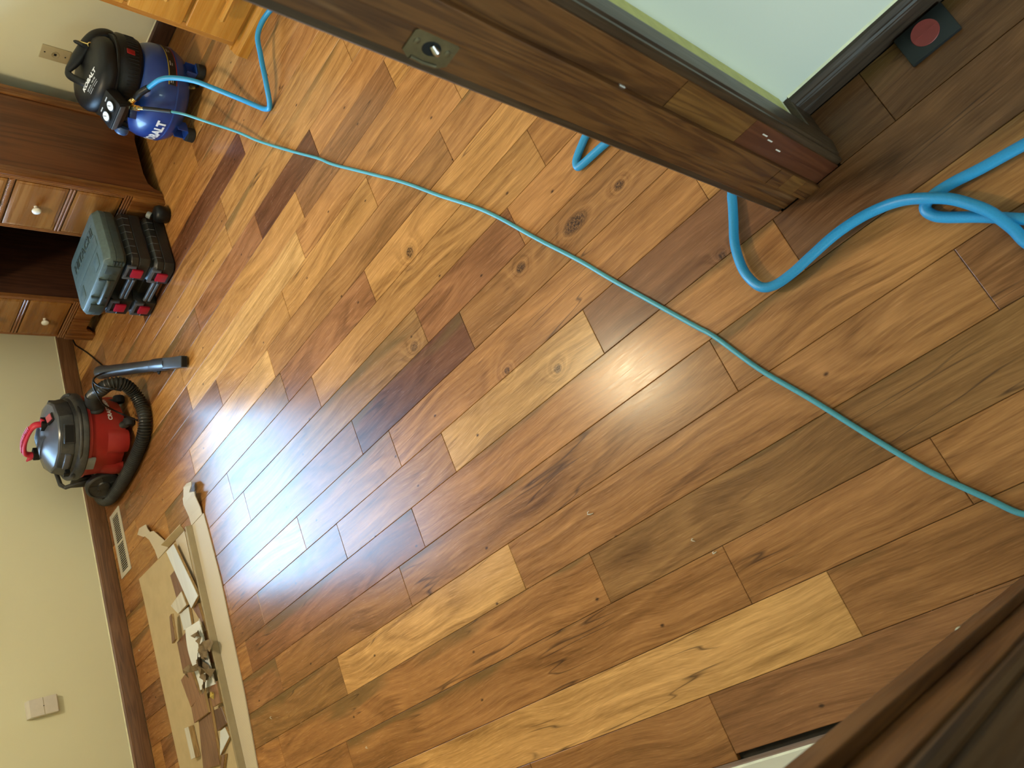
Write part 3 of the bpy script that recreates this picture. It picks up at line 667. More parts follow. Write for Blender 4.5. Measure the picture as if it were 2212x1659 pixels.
for (z0, z1) in ((0.078, 0.262), (0.277, 0.467), (0.481, 0.667), (0.681, 0.845)):
    dr = MB().box(CX - 0.0185, CY0 + 0.028, z0, CX - 0.0005, CY1 - 0.028, z1).build('drawer', M_MAPLE, cab, bevel=0.006, seg=3)
    zc_ = (z0 + z1) / 2; b = MB()
    b.tube([(CX - 0.046, 1.608, zc_), (CX - 0.046, 1.600, zc_), (CX - 0.046, 1.20, zc_), (CX - 0.046, 1.192, zc_)], [0.004, 0.012, 0.012, 0.004], 8)
    b.cyl((CX - 0.040, 1.53, zc_), (CX - 0.0188, 1.53, zc_), 0.008, n=10); b.cyl((CX - 0.040, 1.27, zc_), (CX - 0.0188, 1.27, zc_), 0.008, n=10)
    b.build('bar_pull', M_MAPLE, dr, smooth=40)

# ------------------------------------------------------------------ air compressor
AC, AA = (2.899, 2.234), math.radians(-52.4)
comp = thing('air_compressor', 'blue pancake air compressor with a black shroud between desk and cabinet', 'compressor', (*AC, 0), AA)
RT = 0.197
prof = [(0.03, 0.030), (0.09, 0.034), (0.145, 0.047), (0.180, 0.070), (0.194, 0.098), (RT, 0.1175), (RT, 0.160), (0.1945, 0.185), (0.184, 0.212), (0.166, 0.236), (0.135, 0.255), (0.09, 0.267), (0.03, 0.271)]
tank = MB().lathe(prof, 64).build('tank', M_BLUETANK, comp, smooth=60)
MB().lathe([(RT - 0.004, 0.110), (RT + 0.0016, 0.1115), (RT + 0.0022, 0.115), (RT + 0.0016, 0.1185), (RT - 0.004, 0.120)], 64).build('weld_seam', M_BLUETANK, tank, smooth=60)
def tank_r(z):
    for (r0, z0), (r1, z1) in zip(prof, prof[1:]):
        if z0 <= z <= z1: return r0 + (r1 - r0) * (z - z0) / (z1 - z0)
    return RT
def on_tank(ac, zc_, slope=0.0, off=0.0016):
    def fn(x, y, z):
        a = ac + x / RT; zz = zc_ + y + slope * x; r_ = tank_r(zz) + off; return (r_ * math.cos(a), r_ * math.sin(a), zz)
    return fn
wrap_text('KOBALT', 0.047, on_tank(math.radians(-150), 0.147), 0.05, 1.05).build('lettering', M_WHITEPRINT, tank, smooth=0)
def band(a0, a1, z0, z1, off):
    b = MB(); n = 24; vs = []
    for i in range(n + 1):
        a = a0 + (a1 - a0) * i / n
        for z in (z0, z1): r_ = tank_r(z) + off; vs.append((r_ * math.cos(a), r_ * math.sin(a), z))
    return b.add(vs, [(2 * i, 2 * i + 2, 2 * i + 3, 2 * i + 1) for i in range(n)])
a0, a1 = math.radians(-76), math.radians(20)
band(a0, a1, 0.126, 0.153, 0.0010).build('warning_label', M_BLACKLBL, tank)
band(a0, a1, 0.1535, 0.1575, 0.0012).build('yellow_stripe', M_YELLOWLBL, tank)
band(a0, a1, 0.1215, 0.1255, 0.0012).build('red_stripe', M_REDLBL, tank)
for k in range(5):
    aa = a0 + 0.06 + k * (a1 - a0 - 0.12) / 4
    band(aa - 0.02, aa + 0.10, 0.145, 0.149, 0.0018).build('printed_line', M_GREYPRINT, tank); band(aa - 0.02, aa + 0.05, 0.138, 0.1405, 0.0018).build('printed_line', M_GREYPRINT, tank)
for k in range(4):
    a = math.radians(-135 + 90 * k); c, s_ = math.cos(a), math.sin(a)
    M = Matrix(((c, -s_, 0, 0), (s_, c, 0, 0), (0, 0, 1, 0), (0, 0, 0, 1)))
    b = MB(); b.box(0.150, -0.026, 0.036, 0.196, -0.022, 0.076, M); b.box(0.150, 0.022, 0.036, 0.196, 0.026, 0.076, M); b.box(0.160, -0.026, 0.033, 0.204, 0.026, 0.037, M)
    ft = b.build('foot', M_BLUETANK, comp, smooth=0, bevel=0.001)
    MB().lathe([(0.027, 0.0008), (0.031, 0.004), (0.030, 0.0320), (0.020, 0.0325)], 20, M @ Matrix.Translation((0.190, 0, 0))).build('rubber_foot', M_RUBBER, ft)
dv = MB(); dv.cyl((0.06, -0.105, 0.034), (0.065, -0.118, 0.018), 0.008); dv.cyl((0.065, -0.118, 0.018), (0.080, -0.152, 0.012), 0.0055); dv.box(0.078, -0.160, 0.008, 0.090, -0.150, 0.016)
dv.build('drain_valve', M_BRASS, comp)
# black motor shroud
M0 = Matrix.Translation((0.022, 0.01, 0)) @ Matrix.Rotation(math.radians(-20), 4, 'Z')
shroud = MB().lathe([(0.150, 0.236), (0.166, 0.243), (0.172, 0.262), (0.172, 0.318), (0.165, 0.328), (0.163, 0.334)], 56, M0, 1.0, 0.93).build('shroud', M_BLACK, comp, smooth=50)
M1 = Matrix.Translation((0.014, 0.0, 0)) @ Matrix.Rotation(math.radians(-20), 4, 'Z')
MB().lathe([(0.1640, 0.3345), (0.1665, 0.337), (0.1665, 0.344), (0.1635, 0.3465)], 56, M1, 1.0, 0.93).build('shroud_seam', M_BLACKM, comp, smooth=30)
MT = Matrix.Translation((0.006, -0.014, 0.3470)) @ Matrix.Rotation(math.radians(5), 4, 'Y') @ Matrix.Rotation(math.radians(5), 4, 'X')
capprof = [(0.134, 0.001), (0.150, 0.010), (0.153, 0.030), (0.146, 0.050), (0.130, 0.064), (0.100, 0.072), (0.05, 0.076), (0.0005, 0.077)]
cap = MB().lathe(capprof, 56, MT, 1.0, 0.97).build('shroud_cap', M_BLACK, comp, smooth=60)
for i in range(22):      # vent slots on the lower shroud
    a = math.radians(-98 + i * 5.0); rr = 0.1716
    p = M0 @ Vector((rr * math.cos(a), rr * 0.93 * math.sin(a), 0)); 
    MB().tube([(p.x, p.y, 0.262), (p.x * 1.003, p.y * 1.003, 0.268), (p.x * 1.003, p.y * 1.003, 0.296), (p.x, p.y, 0.302)], 0.0022, 6).build('vent_rib', M_BLACKM, shroud)
def on_cap(cx_, cy_, rot, off=0.0015):
    ca, sa = math.cos(rot), math.sin(rot)
    def fn(x, y, z):
        X = cx_ + x * ca - y * sa; Y = cy_ + x * sa + y * ca; r_ = math.hypot(X, Y / 0.97)
        zz = 0.05
        for (r0, z0), (r1, z1) in zip(capprof[1:], capprof[2:]):
            if r1 <= r_ <= r0: zz = z0 + (z1 - z0) * (r0 - r_) / max(1e-6, r0 - r1)
        return MT @ Vector((X, Y, zz + off))
    return fn
rt = math.radians(-30)
wrap_text('KOBALT', 0.030, on_cap(-0.034, -0.060, rt), 0.05, 1.0).build('lettering', M_WHITEPRINT, cap, smooth=0)
wrap_text('6.0 GAL', 0.010, on_cap(-0.064, -0.074, rt), 0.02, 1.0).build('lettering', M_WHITEPRINT, cap, smooth=0)
wrap_text('150 PSI', 0.010, on_cap(-0.030, -0.092, rt), 0.02, 1.0).build('lettering', M_WHITEPRINT, cap, smooth=0)
for (lx, ly, wd) in ((-0.068, -0.084, 0.034), (-0.036, -0.102, 0.034), (-0.072, -0.092, 0.030), (-0.040, -0.110, 0.028)):
    fn = on_cap(lx, ly, rt); vs = []; nseg = 6
    for i in range(nseg + 1):
        for yy in (-0.0012, 0.0012): vs.append(fn(-wd / 2 + wd * i / nseg, yy, 0))
    MB().add(vs, [(2 * i, 2 * i + 2, 2 * i + 3, 2 * i + 1) for i in range(nseg)]).build('printed_line', M_GREYPRINT, cap, smooth=0)
# carrying handle bent over the cap, with a strap that keeps the brass plug
hp = spline([(-0.038, -0.052, 0.410), (-0.038, -0.030, 0.432), (-0.026, 0.020, 0.462), (-0.006, 0.036, 0.464), (0.030, 0.036, 0.446), (0.085, 0.036, 0.424), (0.128, 0.036, 0.404), (0.160, 0.036, 0.378), (0.174, 0.034, 0.340), (0.160, 0.03, 0.30)], 5)
hr = [0.015 + 0.016 * min(1.0, max(0.0, (i - 14) / 8)) for i in range(len(hp))]
handle = MB().tube(hp, hr, 14, 0.62).build('handle', M_BLACK, comp, smooth=60)
MB().tube([(0.100, 0.006, 0.385), (0.104, 0.010, 0.430), (0.108, 0.036, 0.443), (0.112, 0.062, 0.425)], [0.010, 0.016, 0.018, 0.012], 10, 0.45).build('plug_clip', M_BLACKM, handle)
MB().cyl((0.112, 0.004, 0.412), (0.112, 0.044, 0.438), 0.0045, 0.006).build('spare_plug', M_BRASS, handle)
b = MB(); b.tube([(0.112 + 0.009 * math.cos(a), 0.000, 0.408 + 0.009 * math.sin(a)) for a in [2 * PI * i / 14 for i in range(15)]], 0.003, 8); b.build('plug_ring', M_BRASS, handle)
# switch on the right side of the shroud
a = math.radians(-34); p = M0 @ Vector((0.172 * math.cos(a), 0.16 * math.sin(a), 0))
Ms = Matrix.Translation((p.x, p.y, 0.296)) @ Matrix.Rotation(math.radians(-50), 4, 'Z')
sw = MB().box(-0.004, -0.017, -0.022, 0.004, 0.017, 0.022, Ms).build('switch_frame', M_BLACKM, comp, bevel=0.002)
MB().box(0.0035, -0.011, -0.016, 0.0085, 0.011, 0.016, Ms @ Matrix.Rotation(0.12, 4, 'Y')).build('switch_rocker', M_REDSW, sw, bevel=0.002)
# gauge panel, front left, leaning back
Mp = Matrix.Translation((-0.112, -0.176, 0.366)) @ Matrix.Rotation(math.radians(-36), 4, 'Z') @ Matrix.Rotation(math.radians(24), 4, 'X')
panel = MB().prism([(-0.060, -0.046), (0.060, -0.046), (0.066, -0.036), (0.060, 0.046), (-0.060, 0.046), (-0.066, -0.036)], -0.050, 0.0, Mp).build('gauge_panel', M_BLACK, comp, bevel=0.005)
MB().box(-0.060, -0.052, -0.024, 0.060, -0.0465, -0.002, Mp).build('panel_lip', M_CASESHEEN, panel, bevel=0.002)  # bluish window light painted onto the black lip
for gx in (-0.027, 0.027):
    g = MB().lathe([(0.022, -0.004), (0.0225, 0.006), (0.020, 0.0085), (0.0185, 0.0065), (0.0005, 0.0060)], 28, Mp @ Matrix.Translation((gx, -0.010, 0))).build('gauge', M_RUBBER, panel)
    MB().lathe([(0.0182, 0.0066), (0.0182, 0.0072), (0.0005, 0.0073)], 28, Mp @ Matrix.Translation((gx, -0.010, 0))).build('gauge_dial', M_DIAL, g)
    MB().box(-0.001, -0.003, 0.0075, 0.001, 0.014, 0.0082, Mp @ Matrix.Translation((gx, -0.010, 0)) @ Matrix.Rotation(0.7, 4, 'Z')).build('gauge_needle', M_BLACKM, g, smooth=0)
    MB().box(-0.011, 0.024, 0.0003, 0.011, 0.029, 0.0008, Mp @ Matrix.Translation((gx, 0, 0))).build('printed_line', M_GREYPRINT, panel, smooth=0)
# regulator, knob and couplers
b = MB(); b.cyl((-0.135, -0.100, 0.285), (-0.165, -0.150, 0.293), 0.020); b.box(-0.14, -0.16, 0.283, -0.075, -0.11, 0.318); b.cyl((-0.075, -0.150, 0.297), (-0.078, -0.192, 0.296), 0.013)
b.build('regulator', M_BLACKM, comp, bevel=0.003)
MB().lathe([(0.014, 0), (0.026, 0.002), (0.0275, 0.010), (0.026, 0.028), (0.020, 0.034), (0.0005, 0.035)], 12, Matrix.Translation((-0.163, -0.148, 0.293)) @ Matrix.Rotation(math.radians(95), 4, 'Y') @ Matrix.Rotation(math.radians(200), 4, 'X')).build('regulator_knob', M_BLUEKNOB, comp, smooth=40)
b = MB(); b.box(-0.125, -0.165, 0.252, -0.085, -0.128, 0.2795); b.build('tank_bracket', M_BLUETANK, comp, bevel=0.003)

def W(px, py, pz):      # compressor local to world
    c, s_ = math.cos(AA), math.sin(AA); return Vector((AC[0] + px * c - py * s_, AC[1] + px * s_ + py * c, pz))
# ------------------------------------------------------------------ air hoses
cup = Matrix
def hose(name, label, mat, core, rad, boot, fit_pts, r_fit, n=12):
    t = thing(name, label, 'hose')
    MB().tube(core, rad, n).build('hose_body', mat, t, smooth=80)
    MB().tube(boot[0], boot[1], n).build('strain_sleeve', M_BLACK, t, smooth=50)
    b = MB()
    for (p0, p1, r0) in fit_pts: b.cyl(p0, p1, r0, n=6 if r0 > 0.0095 else 14)
    b.build('brass_coupler', M_BRASS, t, smooth=40)
    return t
def loc2(px, d, x, z):      # point left/right of the compressor front
    return W(x, d, z)
# thin teal hose: coupler, sleeve, then a long slack line across the room
f0, f1, f2, f3 = Vector((2.696, 2.181, 0.294)), Vector((2.652, 2.140, 0.280)), Vector((2.632, 2.118, 0.270)), Vector((2.574, 2.052, 0.198))
thin_floor = [(2.473, 1.975, 0.100), (2.340, 1.878, 0.055), (2.230, 1.806, 0.025), (2.071, 1.684, 0.0058), (1.912, 1.556, 0.0058), (1.827, 1.496, 0.0058), (1.654, 1.354, 0.0058), (1.507, 1.235, 0.0058), (1.366, 1.133, 0.0058), (1.241, 1.038, 0.0058), (1.149, 0.978, 0.0058), (1.014, 0.901, 0.0058), (0.886, 0.824, 0.0058), (0.781, 0.767, 0.0058), (0.686, 0.713, 0.0058), (0.57, 0.647, 0.0058), (0.521, 0.619, 0.0058), (0.412, 0.572, 0.0058), (0.308, 0.515, 0.0058), (0.198, 0.459, 0.0058), (0.119, 0.417, 0.0058), (0.078, 0.392, 0.0058), (0.017, 0.349, 0.0058), (-0.026, 0.317, 0.0058), (-0.05, 0.27, 0.0058), (-0.06, 0.15, 0.0058), (-0.05, -0.2, 0.0058), (-0.02, -0.5, 0.0058)]
core = spline([f3, (2.551, 2.030, 0.155)] + thin_floor, 6)
hose('air_hose', 'thin teal air hose running straight across the floor from the compressor', M_HOSETEAL, core, 0.0052,
     (spline([f2, (f2 + f3) / 2 + Vector((0, 0, 0.004)), f3], 5), 0.0085), [(f0, f1, 0.0115), (f1, f2, 0.0075), (f0 + (f1 - f0) * 0.25, f0 + (f1 - f0) * 0.75, 0.0125)], 0.01)
# thick blue hose: arcs off the compressor, passes behind the door jamb and coils in the hall
g0, g1, g2, g3 = W(-0.074, -0.196, 0.304), W(-0.054, -0.215, 0.292), W(-0.042, -0.226, 0.286), W(0.010, -0.275, 0.263)
B1 = [(2.668, 1.990, 0.245), (2.648, 1.948, 0.210), (2.603, 1.901, 0.155), (2.551, 1.869, 0.105), (2.507, 1.843, 0.070), (2.454, 1.811, 0.040), (2.375, 1.762, 0.016), (2.325, 1.727, 0.0112), (2.303, 1.690, 0.016), (2.356, 1.638, 0.04), (2.456, 1.599, 0.053), (2.521, 1.552, 0.067), (2.545, 1.45, 0.05), (2.48, 1.25, 0.02), (2.2, 0.98, 0.0105), (1.75, 0.72, 0.0105), (1.40, 0.56, 0.0105), (1.20, 0.55, 0.0105)]
B2 = [(1.135, 0.63, 0.0105), (1.122, 0.656, 0.0105), (1.106, 0.686, 0.0105), (1.093, 0.703, 0.0105), (1.079, 0.706, 0.0105), (1.074, 0.691, 0.0105), (1.071, 0.649, 0.0105), (1.067, 0.608, 0.0105), (1.055, 0.54, 0.0105), (1.00, 0.47, 0.0105), (0.90, 0.425, 0.0105)]
B3 = [(0.773, 0.425, 0.012), (0.74, 0.436, 0.013), (0.70, 0.455, 0.016), (0.655, 0.477, 0.02), (0.609, 0.488, 0.023), (0.574, 0.487, 0.027), (0.541, 0.475, 0.030), (0.528, 0.451, 0.027), (0.528, 0.412, 0.023), (0.534, 0.37, 0.020), (0.541, 0.315, 0.017), (0.540, 0.268, 0.015), (0.532, 0.227, 0.015), (0.515, 0.189, 0.024), (0.491, 0.158, 0.0315), (0.462, 0.128, 0.032), (0.421, 0.103, 0.0315), (0.396, 0.094, 0.026), (0.368, 0.088, 0.018), (0.33, 0.083, 0.012), (0.26, 0.05, 0.0105), (0.22, -0.06, 0.0105), (0.30, -0.16, 0.0105), (0.42, -0.15, 0.0105)]
B4 = [(0.463, -0.06, 0.0105), (0.475, 0.006, 0.0105), (0.484, 0.069, 0.0105), (0.492, 0.111, 0.0105), (0.495, 0.143, 0.0105), (0.491, 0.163, 0.0105), (0.481, 0.171, 0.0105), (0.466, 0.167, 0.0105), (0.450, 0.154, 0.0105), (0.415, 0.112, 0.0105), (0.374, 0.069, 0.0105), (0.343, 0.035, 0.0105), (0.31, -0.05, 0.0105), (0.33, -0.25, 0.0105), (0.2, -0.5, 0.0105)]
core = spline([g3] + B1 + B2 + B3 + B4, 6)
hose('air_hose', 'thick bright blue air hose looping behind the door jamb and coiling beside it', M_HOSEBLUE, core, 0.0098,
     (spline([g2, (g2 + g3) / 2 + Vector((0, 0, 0.006)), g3], 5), 0.0135), [(g0, g1, 0.013), (g1, g2, 0.0095)], 0.01, 14)

# ------------------------------------------------------------------ stacked tool cases by the desk
def black_case(cx_, cy_, z, rot, label):
    """blow-moulded case, latch side towards local -x"""
    t = thing('tool_case', label, 'tool case', (cx_, cy_, z), rot, 'stacked tool cases by the desk')
    L, Wd, Hh = 0.385, 0.305, 0.1045
    def half(name, z0, z1, inset):
        b = MB(); c = 0.022
        def ringp(i, zz): 
            x0, x1, y0, y1 = -Wd / 2 + i, Wd / 2 - i, -L / 2 + i, L / 2 - i
            # latch side has a hand recess in the middle
            return [(x0, y0 + c, zz), (x0 + c, y0, zz), (x1 - c, y0, zz), (x1, y0 + c, zz), (x1, y1 - c, zz), (x1 - c, y1, zz), (x0 + c, y1, zz), (x0, y1 - c, zz), (x0, 0.074, zz), (x0 + 0.052, 0.064, zz), (x0 + 0.052, -0.064, zz), (x0, -0.074, zz)]
        lv = [ringp(*p) for p in inset]; n = 12; vs = [v for r_ in lv for v in r_]
        fs = [(k * n + i, k * n + (i + 1) % n, (k + 1) * n + (i + 1) % n, (k + 1) * n + i) for k in range(len(lv) - 1) for i in range(n)]
        fs += [tuple(range(n - 1, -1, -1)), tuple((len(lv) - 1) * n + i for i in range(n))]
        return b.add(vs, fs).build(name, M_CASE, t, smooth=25, bevel=0.0015)
    lo = half('case_base', 0, 0, [(0.006, 0.001), (0.0, 0.008), (0.0, 0.050), (0.003, 0.052)])
    hi = half('case_lid', 0, 0, [(0.003, 0.0525), (0.0, 0.0545), (0.0, 0.082), (0.018, 0.099), (0.020, Hh)])
    for i in range(6):      # moulded ribs on the two ends
        x = -0.105 + i * 0.042
        for sy in (-1, 1): MB().tube([(x, sy * (L / 2 + 0.0004), 0.057), (x, sy * (L / 2 + 0.0004), 0.081), (x, sy * (L / 2 - 0.0165), 0.0975)], 0.0014, 6).build('moulded_rib', M_CASESHEEN, hi)
    for sy in (-1, 1):      # latches; dark brackets paled by a painted window reflection
        y = sy * 0.120
        br = MB(); br.box(-Wd / 2 - 0.007, y - 0.042, 0.060, -Wd / 2 + 0.004, y - 0.029, 0.099); br.box(-Wd / 2 - 0.007, y + 0.029, 0.060, -Wd / 2 + 0.004, y + 0.042, 0.099); br.box(-Wd / 2 - 0.007, y - 0.029, 0.086, -Wd / 2 + 0.004, y + 0.029, 0.099)
        br.build('latch_bracket', M_CASESHEEN, hi, bevel=0.002)
        MB().box(-Wd / 2 - 0.013, y - 0.024, 0.026, -Wd / 2 - 0.0005, y + 0.024, 0.072).build('latch', M_REDLATCH, lo, bevel=0.004)
    b = MB(); b.cyl((-Wd / 2 + 0.010, -0.066, 0.058), (-Wd / 2 + 0.010, 0.066, 0.058), 0.009, n=12); b.cyl((-Wd / 2 + 0.010, -0.066, 0.040), (-Wd / 2 + 0.010, 0.066, 0.040), 0.009, n=12)
    b.build('carry_handle', M_CASESHEEN, lo)
    return t
black_case(2.455, 2.882, 0.0, math.radians(2), 'black tool case with red latches at the bottom of the stack by the desk')
black_case(2.459, 2.884, 0.1055, math.radians(3), 'black tool case with red latches in the middle under the green case')
gc = thing('tool_case', 'dark green tool case with raised lettering on top of the two black cases', 'tool case', (2.447, 2.882, 0.211), math.radians(5), 'stacked tool cases by the desk')
def rr(x0, x1, y0, y1, c, z): return [(x0, y0 + c, z), (x0 + c * .3, y0 + c * .3, z), (x0 + c, y0, z), (x1 - c, y0, z), (x1 - c * .3, y0 + c * .3, z), (x1, y0 + c, z), (x1, y1 - c, z), (x1 - c * .3, y1 - c * .3, z), (x1 - c, y1, z), (x0 + c, y1, z), (x0 + c * .3, y1 - c * .3, z), (x0, y1 - c, z)]
def loft(levels):
    n = len(levels[0]); vs = [v for l in levels for v in l]
    fs = [(k * n + i, k * n + (i + 1) % n, (k + 1) * n + (i + 1) % n, (k + 1) * n + i) for k in range(len(levels) - 1) for i in range(n)]
    return MB().add(vs, fs + [tuple(range(n - 1, -1, -1)), tuple((len(levels) - 1) * n + i for i in range(n))])
gx0, gx1, gy0, gy1 = -0.155, 0.155, -0.196, 0.196
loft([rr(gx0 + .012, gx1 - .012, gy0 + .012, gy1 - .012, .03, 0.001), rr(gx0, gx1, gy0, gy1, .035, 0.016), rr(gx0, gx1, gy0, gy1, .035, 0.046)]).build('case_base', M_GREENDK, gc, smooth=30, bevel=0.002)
lid = loft([rr(gx0, gx1, gy0, gy1, .035, 0.0468), rr(gx0, gx1, gy0, gy1, .035, 0.070), rr(gx0 + .006, gx1 - .006, gy0 + .022, gy1 - .022, .03, 0.090), rr(gx0 + .014, gx1 - .014, gy0 + .030, gy1 - .030, .03, 0.0925)]).build('case_lid', M_GREENCASE, gc, smooth=30, bevel=0.002)
MB().box(-0.040, -0.150, 0.0926, 0.020, 0.150, 0.0945).build('raised_band', M_GREENCASE, lid, bevel=0.001)
MB().box(-0.128, -0.125, 0.0926, -0.060, -0.070, 0.0945).build('raised_panel', M_GREENCASE, lid, bevel=0.001)
MB().box(-0.128, 0.085, 0.0926, -0.060, 0.135, 0.0945).build('raised_panel', M_GREENCASE, lid, bevel=0.001)
b = MB(); b.box(0.030, -0.140, 0.0926, 0.0325, 0.140, 0.0938); b.box(0.092, -0.140, 0.0926, 0.0945, 0.140, 0.0938); b.build('raised_frame', M_GREENCASE, lid, smooth=0)
vs, fs = text_geo('HITACHI', 0.060, 0.016, depth=0.0014)
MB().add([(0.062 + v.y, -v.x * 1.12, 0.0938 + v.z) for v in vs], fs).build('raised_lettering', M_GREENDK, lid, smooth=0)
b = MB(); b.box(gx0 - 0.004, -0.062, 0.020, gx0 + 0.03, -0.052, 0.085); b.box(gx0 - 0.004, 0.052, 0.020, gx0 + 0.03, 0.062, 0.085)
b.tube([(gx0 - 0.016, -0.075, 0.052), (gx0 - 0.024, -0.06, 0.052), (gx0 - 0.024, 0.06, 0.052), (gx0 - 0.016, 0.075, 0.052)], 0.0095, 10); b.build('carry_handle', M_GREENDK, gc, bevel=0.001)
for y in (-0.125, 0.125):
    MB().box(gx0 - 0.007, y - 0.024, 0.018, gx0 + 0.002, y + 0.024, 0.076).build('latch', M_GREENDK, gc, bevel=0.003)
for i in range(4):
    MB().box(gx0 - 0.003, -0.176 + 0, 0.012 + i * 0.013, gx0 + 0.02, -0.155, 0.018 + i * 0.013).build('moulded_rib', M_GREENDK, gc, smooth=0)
# rounded black tool lying behind the lowest case
tl = thing('plastic_tool', 'rounded black plastic tool tucked behind the lowest tool case', 'tool', (2.655, 2.595, 0), math.radians(8))
tl.location = (2.565, 2.652, 0)
MB().lathe([(0.030, 0.001), (0.038, 0.008), (0.040, 0.045), (0.034, 0.060), (0.015, 0.066), (0.0005, 0.067)], 24, Matrix.Translation((0.015, -0.012, 0))).build('tool_body', M_BLACK, tl, smooth=60)
MB().cyl((0.02, 0.012, 0.0682), (0.032, 0.014, 0.083), 0.017, 0.016).build('pale_cap', M_GREYPL, tl)

# ------------------------------------------------------------------ shop vacuum
VC, VA = (1.985, 3.656), math.radians(21.0)
vac = thing('shop_vacuum', 'red and black shop vacuum with ribbed hose by the back wall', 'vacuum', (*VC, 0), VA)
def V(x, y, z):
    c, s_ = math.cos(VA), math.sin(VA); return Vector((VC[0] + x * c - y * s_, VC[1] + x * s_ + y * c, z))
drum = MB().lathe([(0.150, 0.034), (0.172, 0.040), (0.182, 0.075), (0.188, 0.130), (0.193, 0.190), (0.194, 0.196), (0.203, 0.198), (0.203, 0.211), (0.10, 0.212)], 64).build('drum', M_REDTANK, vac, smooth=35)
# flared skirt lobes at the four corners of the drum
for (ang, w) in ((-150, 0.34), (-35, 0.30), (150, 0.34), (30, 0.34)):
    a = math.radians(ang); vs = []; n = 10
    for i in range(n + 1):
        t_ = a - w + 2 * w * i / n; k = math.cos((i / n - 0.5) * PI) ** 0.5 if 0 < i < n else 0.0
        for (z, r0, r1) in ((0.030, 0.168, 0.200), (0.062, 0.178, 0.201), (0.125, 0.1876, 0.1876)):
            r_ = r0 + (r1 - r0) * k; vs.append((r_ * math.cos(t_), r_ * math.sin(t_), z))
    fs = [(3 * i + j, 3 * i + 3 + j, 3 * i + 4 + j, 3 * i + 1 + j) for i in range(n) for j in (0, 1)]
    vs2 = [(x * 0.9, y * 0.9, z) for x, y, z in vs]; N = len(vs)
    fs2 = [tuple(q + N for q in reversed(f_)) for f_ in fs]
    edge = [(3 * i, 3 * i + N, 3 * i + 3 + N, 3 * i + 3) for i in range(n)]
    MB().add(vs + vs2, fs + fs2 + edge).build('drum_skirt', M_REDTANK, drum, smooth=50)
# front recess panel and lettering
def on_drum(ac, zc_):
    def fn(x, y, z):
        a = ac + x / 0.187; zz = zc_ + y; r_ = 0.182 + (zz - 0.075) * 0.105 + 0.0022; return (r_ * math.cos(a), r_ * math.sin(a), zz)
    return fn
wrap_text('CRAFTSMAN', 0.027, on_drum(math.radians(-92), 0.108), 0.03, 1.0).build('lettering', M_WHITEPRINT, drum, smooth=0)
# black lid with a thick rim
lid = MB().lathe([(0.12, 0.2125), (0.209, 0.213), (0.213, 0.218), (0.212, 0.238), (0.203, 0.250), (0.190, 0.256), (0.186, 0.268), (0.12, 0.27)], 64).build('lid', M_VACBLK, vac, smooth=40)
for (ang0, ang1) in ((-170, -95), (-60, -20), (20, 80), (100, 160)):
    pth = [(0.204 * math.cos(math.radians(ang0 + (ang1 - ang0) * i / 12)), 0.204 * math.sin(math.radians(ang0 + (ang1 - ang0) * i / 12)), 0.248) for i in range(13)]
    MB().tube(pth, [0.004] + [0.010] * 11 + [0.004], 10).build('rim_grip', M_VACBLK, lid, smooth=60)
# motor head: faceted, lower part black, upper faces lighter with dust and painted window light
def ngon(r_, z, n=10, sx=1.0, sy=1.0, rot=0.0, oy=0.0): return [(r_ * sx * math.cos(rot + 2 * PI * i / n), oy + r_ * sy * math.sin(rot + 2 * PI * i / n), z) for i in range(n)]
head = loft([ngon(0.186, 0.268, 12, rot=PI / 12), ngon(0.184, 0.285, 12, rot=PI / 12), ngon(0.172, 0.325, 12, rot=PI / 12)]).build('motor_head', M_VACBLK, vac, smooth=12, bevel=0.004)
top = loft([ngon(0.1715, 0.3255, 12, rot=PI / 12), ngon(0.164, 0.3340, 12, rot=PI / 12), ngon(0.122, 0.3500, 12, sx=0.96, rot=PI / 12, oy=0.006), ngon(0.075, 0.3650, 12, sx=0.9, rot=PI / 12, oy=0.010), ngon(0.035, 0.3720, 12, sx=0.85, rot=PI / 12, oy=0.012)]).build('head_cover', M_VACTOP, vac, smooth=28, bevel=0.003)
for k, a in ((0, -135), (1, -18)):
    a = math.radians(a); Mv = Matrix.Rotation(a, 4, 'Z')
    fr = MB().box(0.172, -0.046, 0.270, 0.186, 0.046, 0.3165, Mv).build('exhaust_frame', M_VACBLK, head, bevel=0.004)
    MB().box(0.186, -0.040, 0.275, 0.1872, 0.040, 0.312, Mv).build('exhaust_slot', M_DKHOLE, fr, smooth=0)
    for i in range(12):
        y = -0.037 + i * 0.0067; MB().tube([(0.1872, y - 0.004, 0.276), (0.1878, y + 0.004, 0.311)], 0.0013, 6).build('grille_bar', M_VACTOP, fr)
# cord hook on the left of the head
b = MB(); b.box(-0.188, -0.045, 0.280, -0.168, 0.045, 0.306); b.build('hook_recess', M_VACTOP, head, bevel=0.006)
b = MB(); b.box(-0.200, 0.050, 0.270, -0.178, 0.074, 0.292); b.box(-0.207, 0.052, 0.276, -0.199, 0.072, 0.300); b.build('cord_hook', M_BLACK, head, bevel=0.003)
# top vent field, ribs across
for i in range(14):
    x = -0.052 + i * 0.008
    MB().tube([(x, -0.050, 0.3640), (x, -0.018, 0.3722), (x, 0.042, 0.3722), (x, 0.075, 0.3640)], 0.0019, 6).build('vent_rib', M_VACTOP, top)
# switch on the front slope
Ms = Matrix.Translation((-0.012, -0.126, 0.3495)) @ Matrix.Rotation(math.radians(30), 4, 'X')
MB().box(-0.028, -0.022, -0.004, 0.024, 0.020, 0.0045, Ms).build('switch_bezel', M_BLACK, top, bevel=0.002)
MB().box(-0.020, -0.016, 0.0030, 0.020, 0.014, 0.0095, Ms).build('switch_rocker', M_PINKSW, top, bevel=0.003)
